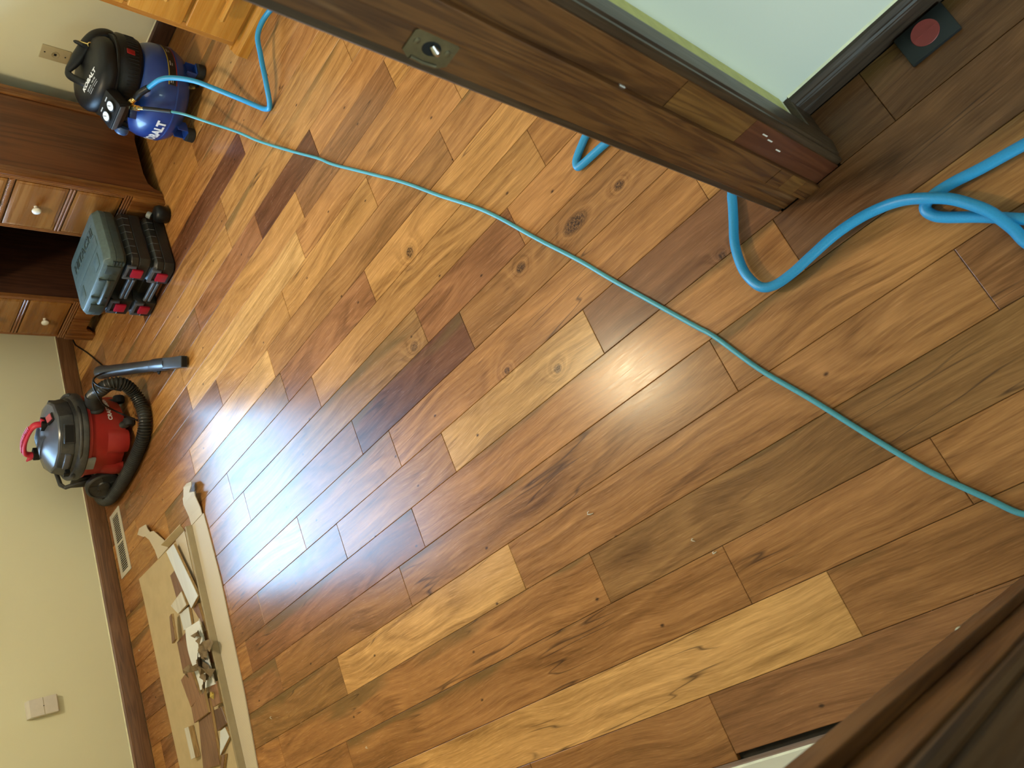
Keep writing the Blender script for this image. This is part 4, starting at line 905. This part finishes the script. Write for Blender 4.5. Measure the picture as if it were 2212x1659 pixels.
# red carrying handle, front to back
hpz = spline([(0, -0.078, 0.366), (0, -0.082, 0.388), (0, -0.070, 0.408), (0, -0.030, 0.421), (0, 0.030, 0.427), (0, 0.082, 0.420), (0, 0.104, 0.400), (0, 0.106, 0.362)], 5)
hd = MB().tube(hpz, 0.0185, 14, 0.62, up=(0, -1, 0.2)).build('handle', M_REDHANDLE, vac, smooth=60)
for (y, z) in ((-0.098, 0.372), (0.124, 0.388)):
    MB().tube([(0, y * 0.9, z - 0.012), (0, y, z), (0, y * 1.18, z + 0.012)], [0.016, 0.013, 0.003], 10).build('handle_horn', M_REDHANDLE, hd)
MB().box(-0.024, -0.108, 0.352, 0.024, -0.060, 0.380).build('handle_foot', M_BLACK, hd, bevel=0.004)
MB().box(-0.024, 0.080, 0.352, 0.024, 0.122, 0.3815).build('handle_foot', M_BLACK, hd, bevel=0.004)
for i in range(16):
    y = -0.060 + i * 0.0093
    zt = 0.4225 + 0.0205 - 0.00002 - 2.2 * (y - 0.02) ** 2
    MB().box(-0.012, y - 0.0022, zt - 0.004, 0.012, y + 0.0022, zt - 0.0005).build('grip_rib', M_REDHANDLE, hd, smooth=0)
# side latches
for s_ in (-1, 1):
    x = s_ * 0.207
    MB().box(min(x, x - s_ * 0.012), -0.034, 0.176, max(x, x - s_ * 0.012) + 0.001, 0.034, 0.243).build('lid_latch', M_GREYPL, vac, bevel=0.003)
# rear frame with big wheels, front casters
b = MB(); b.box(-0.13, 0.155, 0.050, 0.13, 0.215, 0.100)
for s_ in (-1, 1):
    b.tube([(s_ * 0.100, 0.190, 0.09), (s_ * 0.100, 0.215, 0.17), (s_ * 0.098, 0.245, 0.235), (s_ * 0.06, 0.262, 0.245)], 0.011, 10)
b.tube([(-0.06, 0.262, 0.245), (0.06, 0.262, 0.245)], 0.011, 10); b.box(-0.100, 0.186, 0.100, -0.088, 0.250, 0.215); b.box(0.088, 0.186, 0.100, 0.100, 0.250, 0.215); b.box(-0.088, 0.200, 0.120, 0.088, 0.208, 0.215)
b.build('rear_frame', M_VACBLK, vac, bevel=0.004)
for s_ in (-1, 1):
    Mw = Matrix.Translation((s_ * 0.150, 0.198, 0.0835)) @ Matrix.Rotation(s_ * PI / 2, 4, 'Y')
    wh = MB().lathe([(0.02, -0.018), (0.076, -0.018), (0.082, -0.012), (0.083, 0.008), (0.080, 0.013), (0.072, 0.016), (0.068, 0.010), (0.030, 0.008), (0.026, 0.014), (0.0005, 0.015)], 40, Mw).build('wheel', M_VACBLK, vac, smooth=40)
    for i in range(5):
        MB().box(0.032, -0.003, 0.008, 0.064, 0.003, 0.0125, Mw @ Matrix.Rotation(2 * PI * i / 5, 4, 'Z')).build('wheel_spoke', M_VACBLK, wh, smooth=0)
for (x, y) in ((-0.090, -0.150), (0.090, -0.150)):
    c_ = MB(); c_.cyl((x, y, 0.030), (x, y + 0.02, 0.075), 0.018, 0.022, 14)
    ob = c_.build('caster_mount', M_VACBLK, vac)
    Mw = Matrix.Translation((x, y - 0.012, 0.0262)) @ Matrix.Rotation(math.radians(-35), 4, 'Z') @ Matrix.Rotation(PI / 2, 4, 'Y')
    MB().lathe([(0.010, -0.020), (0.024, -0.019), (0.026, -0.010), (0.026, 0.012), (0.022, 0.018), (0.0005, 0.019)], 24, Mw).build('caster_wheel', M_RUBBER, ob)
# inlet cuff
MB().lathe([(0.046, -0.012), (0.049, 0.004), (0.045, 0.010), (0.039, 0.013), (0.0375, 0.060), (0.035, 0.078)], 32, Matrix.Translation((-0.008, -0.186, 0.172)) @ Matrix.Rotation(math.radians(78), 4, 'X')).build('inlet_cuff', M_VACBLK, vac, smooth=30)

# ribbed hose: out of the inlet, over the cord, round in front of the drum and behind the wheel
def ribbed(name, path, r0, amp, pitch, mat, parent):
    P = [Vector(p) for p in path]; L = [0.0]
    for a, c in zip(P, P[1:]): L.append(L[-1] + (c - a).length)
    step = pitch / 4; n = int(L[-1] / step); pts = []; rad = []; j = 0
    for i in range(n + 1):
        s_ = i * step
        while j < len(L) - 2 and L[j + 1] < s_: j += 1
        t_ = (s_ - L[j]) / max(1e-9, L[j + 1] - L[j]); pts.append(P[j].lerp(P[j + 1], min(1, t_))); rad.append(r0 + amp * (0, 1, 1, 0)[i % 4] - amp * (i % 4 == 0) * 0.4)
    return MB().tube(pts, rad, 18).build(name, mat, parent, smooth=25)
inl = V(-0.008, -0.262, 0.188)
hpath = spline([inl, (2.050, 3.345, 0.192), (2.033, 3.290, 0.190), (2.032, 3.252, 0.176), (2.032, 3.230, 0.140), (2.020, 3.240, 0.095), (1.990, 3.262, 0.058), (1.930, 3.270, 0.036), (1.861, 3.277, 0.033), (1.803, 3.328, 0.033), (1.767, 3.434, 0.033), (1.740, 3.595, 0.033), (1.730, 3.747, 0.033), (1.738, 3.880, 0.033), (1.790, 3.985, 0.033), (1.90, 4.022, 0.033), (2.04, 4.020, 0.033), (2.14, 3.985, 0.033)], 8)
# the flexible hose is part of the vacuum; local coordinates
inv = Matrix.Translation((*VC, 0)) @ Matrix.Rotation(VA, 4, 'Z'); inv.invert()
ribbed('hose', [inv @ Vector(p) for p in hpath], 0.0265, 0.0048, 0.0125, M_VACHOSE, vac)
wn0, wn1 = Vector((2.240, 3.465, 0.112)), Vector((1.862, 2.775, 0.023))
dr_ = (wn1 - wn0).normalized()
b = MB(); b.tube([inv @ (wn0 + dr_ * q) for q in (0.0, 0.05, 0.06, 0.10, 0.45, 0.54)], [0.034, 0.034, 0.031, 0.030, 0.027, 0.0265], 24)
wand = b.build('wand', M_WAND, vac, smooth=40)
b = MB(); b.tube([inv @ (wn0 + dr_ * q) for q in (0.515, 0.525, 0.62, 0.64)], [0.0285, 0.0305, 0.0295, 0.028], 24); 
nz = b.build('nozzle_cuff', M_WAND, wand, smooth=40)
side_ = dr_.cross(Vector((0, 0, 1))).normalized(); upv = side_.cross(dr_)
def slab(q, w, h, off=0.0): c_ = wn0 + dr_ * q + upv * off; return [inv @ (c_ + side_ * sx * w + upv * sy * h) for sx, sy in ((-1, -1), (1, -1), (1, 1), (-1, 1))]
L0, L1, L2 = slab(0.635, 0.025, 0.025), slab(0.70, 0.024, 0.020, -0.002), slab(0.775, 0.026, 0.0150, -0.001)
vs = L0 + L1 + L2; fs = [(3, 2, 1, 0)] + [(4 * k + i, 4 * k + (i + 1) % 4, 4 * k + 4 + (i + 1) % 4, 4 * k + 4 + i) for k in (0, 1) for i in range(4)] + [(8, 9, 10, 11)]
MB().add(vs, fs).build('crevice_nozzle', M_WAND, wand, bevel=0.004)
e = slab(0.7756, 0.022, 0.0110, -0.001); MB().add(e, [(0, 1, 2, 3)]).build('nozzle_mouth', M_DKHOLE, wand, smooth=0)
pk = wn0 + dr_ * 0.57 + side_ * 0.0305 + upv * 0.004; MB().tube([inv @ (pk - dr_ * 0.012), inv @ (pk + side_ * 0.008), inv @ (pk + dr_ * 0.012)], [0.004, 0.007, 0.004], 8).build('lock_button', M_BLACK, wand)
# power cord: from behind the desk foot, looped over the hose, back across the drum
cpath = spline([(2.98, 4.045, 0.0045), (2.86, 4.04, 0.0045), (2.79, 4.02, 0.0045), (2.738, 3.974, 0.0045), (2.622, 3.861, 0.0045), (2.503, 3.758, 0.0045), (2.40, 3.67, 0.006), (2.309, 3.562, 0.03), (2.16, 3.35, 0.150), (2.085, 3.262, 0.215), (2.062, 3.258, 0.232), (2.036, 3.275, 0.230), (2.018, 3.295, 0.215), (1.990, 3.350, 0.175), (1.988, 3.405, 0.115), (1.955, 3.400, 0.070), (1.880, 3.320, 0.050)], 6)
c2 = spline([(2.062, 3.262, 0.230), (2.040, 3.248, 0.230), (2.010, 3.228, 0.217), (1.985, 3.205, 0.185), (1.975, 3.208, 0.140)], 6)
b = MB(); b.tube([inv @ Vector(p) for p in cpath], 0.0042, 8); b.tube([inv @ Vector(p) for p in c2], 0.0042, 8)
b.build('power_cord', M_BLACK, vac, smooth=80)

# ------------------------------------------------------------------ floor register
reg = thing('floor_register', 'almond metal floor register with dark slots beside the baseboard', 'vent', (1.5165, 3.934, 0.0005))
hw, hl_ = 0.1715, 0.0705
b = MB(); b.box(-hw, -hl_, 0, hw, -0.043, 0.005); b.box(-hw, 0.043, 0, hw, hl_, 0.005); b.box(-hw, -0.043, 0, -0.148, 0.043, 0.005); b.box(0.148, -0.043, 0, hw, 0.043, 0.005); b.box(-0.007, -0.043, 0, 0.007, 0.043, 0.005)
b.build('register_frame', M_REGISTER, reg, smooth=0, bevel=0.0015)
MB().box(-0.147, -0.0425, 0.0, 0.147, 0.0425, 0.0006).build('opening_shade', M_DKHOLE, reg, smooth=0)  # black sheet standing for the shade under the slats
for s_ in (-1, 1):
    for i in range(12):
        x = s_ * (0.0165 + i * 0.0112)
        MB().box(x - 0.0016, -0.0428, 0.0030, x + 0.0016, 0.0428, 0.0044).build('slat', M_REGISTER, reg, smooth=0)

# ------------------------------------------------------------------ opened flooring carton with offcuts
ct = thing('flooring_carton', 'long opened cardboard carton holding wood offcuts along the back wall', 'carton', (0, 0, 0))
XA = -0.235     # the carton runs on past the left of the frame
def sheet(name, poly, z0, th, mat, bevel=0.0):
    return MB().prism(poly, z0, z0 + th, None).build(name, mat, ct, smooth=0, bevel=bevel)
sheet('carton_bottom', [(XA, 3.765), (0.37, 3.768), (0.80, 3.782), (1.164, 3.786), (1.262, 3.794), (1.256, 3.62), (1.250, 3.40), (1.240, 3.190), (XA, 3.205)], 0.0008, 0.0035, M_KRAFT)
# standing near wall, folded double
wy0, wy1 = 3.118, 3.130
MB().add([(XA, wy0 + 0.045, 0.0045), (XA, wy1 + 0.045, 0.0045), (XA, wy1 + 0.050, 0.030), (XA, wy0 + 0.050, 0.030), (1.238, wy0, 0.0045), (1.238, wy1, 0.0045), (1.238, wy1 + 0.004, 0.030), (1.238, wy0 + 0.004, 0.030)],
         [(0, 1, 2, 3), (7, 6, 5, 4), (0, 4, 5, 1), (1, 5, 6, 2), (2, 6, 7, 3), (3, 7, 4, 0)]).build('carton_wall', M_KRAFTSHADED, ct, smooth=0, bevel=0.001)
sheet('inner_strip', [(XA, wy1 + 0.047), (1.236, wy1 + 0.003), (1.240, 3.190), (XA, 3.205)], 0.0045, 0.0015, M_CARDSKYLIT)
sheet('outer_flap', [(XA, 3.085), (0.206, 3.055), (0.474, 3.018), (0.691, 3.002), (0.938, 2.984), (1.146, 2.988), (1.235, 2.992), (1.238, wy0 - 0.001), (XA, wy0 + 0.044)], 0.0010, 0.0038, M_CARDSKYLIT)
def curled(name, quad_rows, mat, th=0.003):
    """a card tongue: rows of left/right points along its length"""
    vs = []
    for (l, r_) in quad_rows: vs += [Vector(l), Vector(r_)]
    n = len(quad_rows); vs2 = [v + Vector((0, 0, th)) for v in vs]; N = len(vs)
    fs = [(2 * i, 2 * i + 1, 2 * i + 3, 2 * i + 2) for i in range(n - 1)]
    al = [tuple(reversed(f_)) for f_ in fs] + [tuple(q + N for q in f_) for f_ in fs]
    rim = [(2 * i, 2 * i + 2, 2 * i + 2 + N, 2 * i + N) for i in range(n - 1)] + [(2 * i + 1, 2 * i + 1 + N, 2 * i + 3 + N, 2 * i + 3) for i in range(n - 1)] + [(0, N, N + 1, 1), (2 * n - 2, 2 * n - 1, 2 * n - 1 + N, 2 * n - 2 + N)]
    return MB().add(vs + vs2, al + rim).build(name, mat, ct, smooth=0)
curled('end_tongue', [((1.252, 3.525, 0.0045), (1.252, 3.395, 0.0045)), ((1.300, 3.530, 0.008), (1.298, 3.412, 0.008)), ((1.360, 3.545, 0.017), (1.345, 3.448, 0.017)), ((1.392, 3.575, 0.021), (1.372, 3.470, 0.021)), ((1.395, 3.590, 0.021), (1.385, 3.510, 0.021)), ((1.440, 3.665, 0.017), (1.415, 3.540, 0.017)), ((1.462, 3.640, 0.012), (1.445, 3.560, 0.012))], M_CARDSKYLIT)
curled('end_tongue', [((1.237, 3.117, 0.0048), (1.235, 3.000, 0.0048)), ((1.275, 3.110, 0.010), (1.262, 2.990, 0.010)), ((1.330, 3.100, 0.026), (1.312, 2.978, 0.026)), ((1.352, 3.085, 0.030), (1.326, 2.964, 0.032)), ((1.355, 3.075, 0.030), (1.345, 3.010, 0.032)), ((1.395, 3.062, 0.026), (1.362, 2.980, 0.030)), ((1.402, 3.040, 0.018), (1.388, 2.995, 0.020))], M_CARDSKYLIT)
MB().add([(1.251, 3.200, 0.0045), (1.2535, 3.392, 0.0045), (1.268, 3.392, 0.036), (1.262, 3.160, 0.036), (1.2555, 3.200, 0.0045), (1.258, 3.392, 0.0045), (1.272, 3.392, 0.035), (1.266, 3.160, 0.035)],
         [(0, 1, 2, 3), (7, 6, 5, 4), (0, 4, 5, 1), (1, 5, 6, 2), (2, 6, 7, 3), (3, 7, 4, 0)]).build('end_wall', M_KRAFT, ct, smooth=0)
sheet('inner_strip', [(1.02, 3.206), (1.247, 3.196), (1.248, 3.30), (1.14, 3.28)], 0.0062, 0.0012, M_CARDSKYLIT)

CT = 0.0064
def offcut(label, quad, ztop, face, th=0.012, tilt=0.0, facemat=None, cat='offcut', name='wood_offcut', edge=None, zb=None):
    cx_ = sum(p[0] for p in quad) / 4; cy_ = sum(p[1] for p in quad) / 4
    z0 = (ztop - th) if zb is None else zb
    t = thing(name, label, cat, (cx_, cy_, z0))
    loc_ = [(x - cx_, y - cy_) for x, y in quad]
    ar = sum(loc_[i][0] * loc_[(i + 1) % 4][1] - loc_[(i + 1) % 4][0] * loc_[i][1] for i in range(4))
    if ar < 0: loc_.reverse()
    MB().prism(loc_, 0.0, th - 0.0022).build('core', edge or M_PLY, t, smooth=0)
    MB().prism([(x * 0.996, y * 0.99) for x, y in loc_], th - 0.0022, th).build('face', facemat, t, smooth=0, bevel=0.0006, seg=1)
    t.rotation_euler = (tilt, 0, 0)
    return t
Z1 = CT + 0.0125; Z2 = Z1 + 0.0125
offcut('dark offcut half hidden under the long white backed offcut', [(1.126, 3.409), (1.131, 3.29), (0.985, 3.27), (1.005, 3.393)], Z1, None, facemat=M_FACEB)
offcut('long offcut lying white back up at the open end of the carton', [(1.221, 3.271), (0.934, 3.150), (0.912, 3.240), (1.222, 3.360)], Z2 + 0.003, None, facemat=M_PALEWHITE)
offcut('short cream backed offcut next to the long white backed one', [(0.999, 3.441), (1.013, 3.304), (0.944, 3.284), (0.941, 3.384)], Z2, None, facemat=M_PALEBACK)
offcut('pale backed offcut under the cream square beside the white sheet', [(0.945, 3.398), (0.938, 3.299), (0.86, 3.307), (0.866, 3.394)], Z1, None, facemat=M_PALEWHITE)
offcut('narrow brown strip offcut leaning on the pale backed piece', [(0.954, 3.447), (0.956, 3.418), (0.848, 3.438), (0.845, 3.490)], Z2 + 0.012, None, facemat=M_FACEB, th=0.012, tilt=-0.10)
offcut('brown offcut lying flat behind the white foam sheet', [(0.845, 3.487), (0.853, 3.375), (0.717, 3.374), (0.707, 3.492)], Z1, None, facemat=M_FACEB)
offcut('brown strip offcut between white sheet and carton wall, nearest the open end', [(0.919, 3.262), (0.919, 3.205), (0.795, 3.186), (0.838, 3.210)], Z1, None, facemat=M_FACEB)
offcut('pinkish strip offcut squeezed beside the carton wall under the packing paper', [(0.795, 3.205), (0.794, 3.188), (0.660, 3.186), (0.660, 3.205)], Z1, None, facemat=M_FACER)
offcut('reddish offcut with grooved edge behind the near end of the foam sheet', [(0.685, 3.5), (0.702, 3.388), (0.571, 3.345), (0.555, 3.457)], Z2, None, facemat=M_FACER)
offcut('mid brown offcut with a bright tongue edge above the long brown board', [(0.552, 3.454), (0.583, 3.304), (0.492, 3.307), (0.49, 3.459)], Z2 + 0.0005, None, facemat=M_FACER)
offcut('longest brown offcut lying in the middle of the carton', [(0.535, 3.430), (0.545, 3.300), (0.288, 3.335), (0.303, 3.500)], Z1, None, facemat=M_FACEB)
offcut('brown offcut by the carton wall with a scrap of gold foil on it', [(0.575, 3.252), (0.580, 3.170), (0.495, 3.176), (0.498, 3.253)], Z2, None, facemat=M_FACER)
offcut('dark brown offcut lying low beside the carton wall', [(0.490, 3.277), (0.484, 3.206), (0.415, 3.190), (0.408, 3.289)], Z1, None, facemat=M_FACED)
offcut('pointed offcut showing its pale back beside the dark brown offcut', [(0.402, 3.264), (0.405, 3.215), (0.363, 3.196), (0.319, 3.313)], Z1 + 0.001, None, facemat=M_PALEWHITE)
offcut('thin brown strip offcut beside the carton wall at the picture edge', [(0.317, 3.295), (0.313, 3.271), (0.263, 3.320), (0.272, 3.345)], Z1, None, facemat=M_FACEB)
offcut('small square golden block standing alone on the bare cardboard', [(0.497, 3.571), (0.493, 3.528), (0.364, 3.524), (0.367, 3.567)], CT + 0.024, None, facemat=M_PALEBACK, th=0.0235, cat='wood block', name='wood_block', edge=M_PLY)
offcut('thin brown strip offcut behind the longest board at the picture edge', [(0.300, 3.530), (0.285, 3.515), (0.235, 3.58), (0.245, 3.60)], Z1, None, facemat=M_FACEB)
fs_ = thing('foam_sheet', 'bright white foam packing sheet lying across the offcuts', 'packing sheet', (0, 0, 0))
N = 12; L_, R_ = [], []
for i in range(N + 1):
    t_ = i / N
    l = Vector((0.856, 3.335, 0)).lerp(Vector((0.591, 3.339, 0)), t_) + Vector((0, 0.012 * math.sin(t_ * 5), 0)); r_ = Vector((0.841, 3.183, 0)).lerp(Vector((0.571, 3.176, 0)), t_)
    z = Z2 + 0.0015 + 0.003 * math.sin(t_ * 4)
    L_.append((l.x, l.y, z)); R_.append((r_.x, r_.y + 0.002 * (i % 2), z + 0.001 * (i % 2)))
vs = [v for p in zip(L_, R_) for v in p]; vs2 = [(x, y, z + 0.003) for x, y, z in vs]; K = len(vs)
MB().add(vs + vs2, [(2 * i + 2, 2 * i + 3, 2 * i + 1, 2 * i) for i in range(N)] + [(2 * i + K, 2 * i + 1 + K, 2 * i + 3 + K, 2 * i + 2 + K) for i in range(N)] + [(2 * i, 2 * i + K, 2 * i + 2 + K, 2 * i + 2) for i in range(N)] + [(2 * i + 1, 2 * i + 3, 2 * i + 3 + K, 2 * i + 1 + K) for i in range(N)] + [(0, 1, 1 + K, K), (2 * N, 2 * N + K, 2 * N + 1 + K, 2 * N + 1)]).build('sheet', M_FOAM, fs_, smooth=60)
b = MB(); b.tube([(0.846 - 0.27 * i / 40, 3.182 - 0.007 * i / 40, Z2 + 0.004 + 0.0018 * (i % 2)) for i in range(41)], 0.0022, 6); b.build('crimped_edge', M_PALEBACK, fs_)
# crumpled brown paper: several bent ribbons in one wad
pp = thing('packing_paper', 'crumpled brown packing paper lying on the white foam sheet', 'paper', (0, 0, 0))
rnd = random.Random(11)
for k in range(9):
    c0 = Vector((0.735 - 0.016 * k + rnd.uniform(-0.02, 0.02), 3.19 + rnd.uniform(-0.03, 0.05) - 0.02 * math.sin(k), Z2 + 0.012 + rnd.uniform(0, 0.012)))
    a = rnd.uniform(0, 2 * PI); vs = []; n = 6; pos = c0.copy(); el = rnd.uniform(-0.2, 0.9)
    for i in range(n + 1):
        w = Vector((-math.sin(a), math.cos(a), rnd.uniform(-0.6, 0.8))).normalized() * rnd.uniform(0.011, 0.022)
        pos.z = max(pos.z, Z2 + 0.018); vs += [pos - w, pos + w]
        pos = pos + Vector((math.cos(a), math.sin(a), math.sin(el) * 0.8)) * 0.019; a += rnd.uniform(-0.9, 0.9); el += rnd.uniform(-1.3, 0.7)
        if pos.z > Z2 + 0.05: el = -0.8
    for v in vs: v.z = max(v.z, Z2 + 0.0075)
    K = len(vs); vs2 = [v + Vector((0.0004, 0.0004, 0.0008)) for v in vs]
    MB().add(vs + vs2, [(2 * i, 2 * i + 1, 2 * i + 3, 2 * i + 2) for i in range(n)] + [(2 * i + 2 + K, 2 * i + 3 + K, 2 * i + 1 + K, 2 * i + K) for i in range(n)]).build('paper_fold', M_PAPER, pp, smooth=0)
gs = thing('foil_scrap', 'small crumpled gold foil scrap on a reddish offcut', 'foil scrap', (0.532, 3.205, Z2 + 0.0005))
b = MB()
for k in range(5):
    c0 = Vector((rnd.uniform(-.014, .014), rnd.uniform(-.01, .01), 0.006 + rnd.uniform(0, .006)))
    b.add([c0 + Vector((rnd.uniform(-.014, .014), rnd.uniform(-.014, .014), rnd.uniform(-.006, .008))) for _ in range(4)], [(0, 1, 2), (0, 2, 3), (0, 3, 1), (1, 3, 2)])
b.build('foil', M_GOLD, gs, smooth=0)

# ------------------------------------------------------------------ things on the walls
jk = thing('wall_jack', 'ivory wall plate with a round jack and two screws behind the compressor', 'wall plate', (X_R - 0.0005, 2.478, 0.412))
MB().box(-0.0055, -0.036, -0.0575, 0, 0.036, 0.0575).build('plate', M_IVORY, jk, bevel=0.003)
MJ = Matrix(((0, 0, -1, -0.0056), (1, 0, 0, 0), (0, -1, 0, 0), (0, 0, 0, 1)))
j1 = MB().lathe([(0.0165, 0), (0.0165, 0.0015), (0.0145, 0.0026), (0.0125, 0.0012), (0.0005, 0.0010)], 28, MJ).build('jack_ring', M_IVORYDK, jk)
MB().box(-0.0075, -0.0055, -0.0055, -0.0066, 0.0055, 0.0045).build('jack_socket', M_DKHOLE, j1, smooth=0)
for z in (-0.041, 0.041): MB().lathe([(0.0034, 0), (0.003, 0.001), (0.0005, 0.0012)], 12, MJ @ Matrix.Translation((0, -z, 0))).build('screw', M_BLACKM, jk)
wb = thing('wall_box', 'pale plastic door chime box with a groove and tiny hole on the back wall', 'wall box', (0.837, Y_B - 0.0005, 0.409))
prof_ = [(-0.0600, 0), (-0.0600, -0.022), (-0.0545, -0.030), (0.0545, -0.030), (0.0660, -0.010), (0.0660, 0)]
MB().prism(prof_, -0.0385, 0.0385, Matrix(((0, 0, 1, 0), (0, 1, 0, 0), (1, 0, 0, 0), (0, 0, 0, 1)))).build('box_body', M_CREAM, wb, bevel=0.003)
MB().box(-0.0375, -0.0306, -0.0016, 0.0375, -0.0301, 0.0006).build('groove', M_IVORYDK, wb, smooth=0)
MB().cyl((0, -0.0303, 0.0), (0, -0.0312, 0.0), 0.0022, n=12).build('sensor_hole', M_DKHOLE, wb)

# ------------------------------------------------------------------ hall floor pad, wood curls
pd = thing('floor_pad', 'small black square pad with a dull red disc on the hall floor by the baseboard', 'pad', (0.7395, 0.0105, 0.0008), math.radians(-1))
MB().box(-0.0315, -0.044, 0, 0.0315, 0.044, 0.011).build('pad_base', M_PAD, pd, bevel=0.003)
dsc = MB().lathe([(0.0225, 0.0112), (0.0232, 0.0120), (0.0225, 0.0132), (0.0195, 0.0128), (0.0005, 0.0127)], 32, Matrix.Translation((0.003, 0, 0))).build('disc', M_REDDISC, pd)
MB().box(0.0022, -0.020, 0.0129, 0.0038, -0.004, 0.0136).build('disc_rib', M_REDDISC, dsc, smooth=0); MB().box(0.0022, 0.004, 0.0129, 0.0038, 0.020, 0.0136).build('disc_rib', M_REDDISC, dsc, smooth=0)
for i, (x, y, a, s_, lb) in enumerate([(0.350, 1.112, 0.8, 1.0, 'curly pale wood shaving on the board in the middle of the floor'), (0.182, 0.889, 0.3, 0.55, 'tiny pale wood curl on the dark streaked board'), (0.140, 0.856, 1.2, 0.55, 'tiny pale wood curl at the seam below the dark streaked board'),
                                       (0.342, 2.862, 0.2, 0.7, 'tiny pale chip on the floor beside the carton flap'), (0.963, 3.960, 0.9, 0.9, 'tiny pale chip on the floor between carton and baseboard'), (0.099, 2.308, 0.5, 0.5, 'tiny pale speck of wood near the left wall side of the floor')]):
    t = thing('wood_shaving', lb, 'wood shaving', (x, y, 0.0008), a)
    MB().tube([(-0.009 * s_, -0.003 * s_, 0.0015), (-0.002 * s_, 0.002 * s_, 0.0035), (0.004 * s_, 0.0045 * s_, 0.0045), (0.007 * s_, 0.000, 0.0030), (0.004 * s_, -0.004 * s_, 0.0016)], [0.0006, 0.0014, 0.0016, 0.0013, 0.0006], 7, 0.5).build('curl', M_SHAVE, t)
bpy.context.view_layer.update()
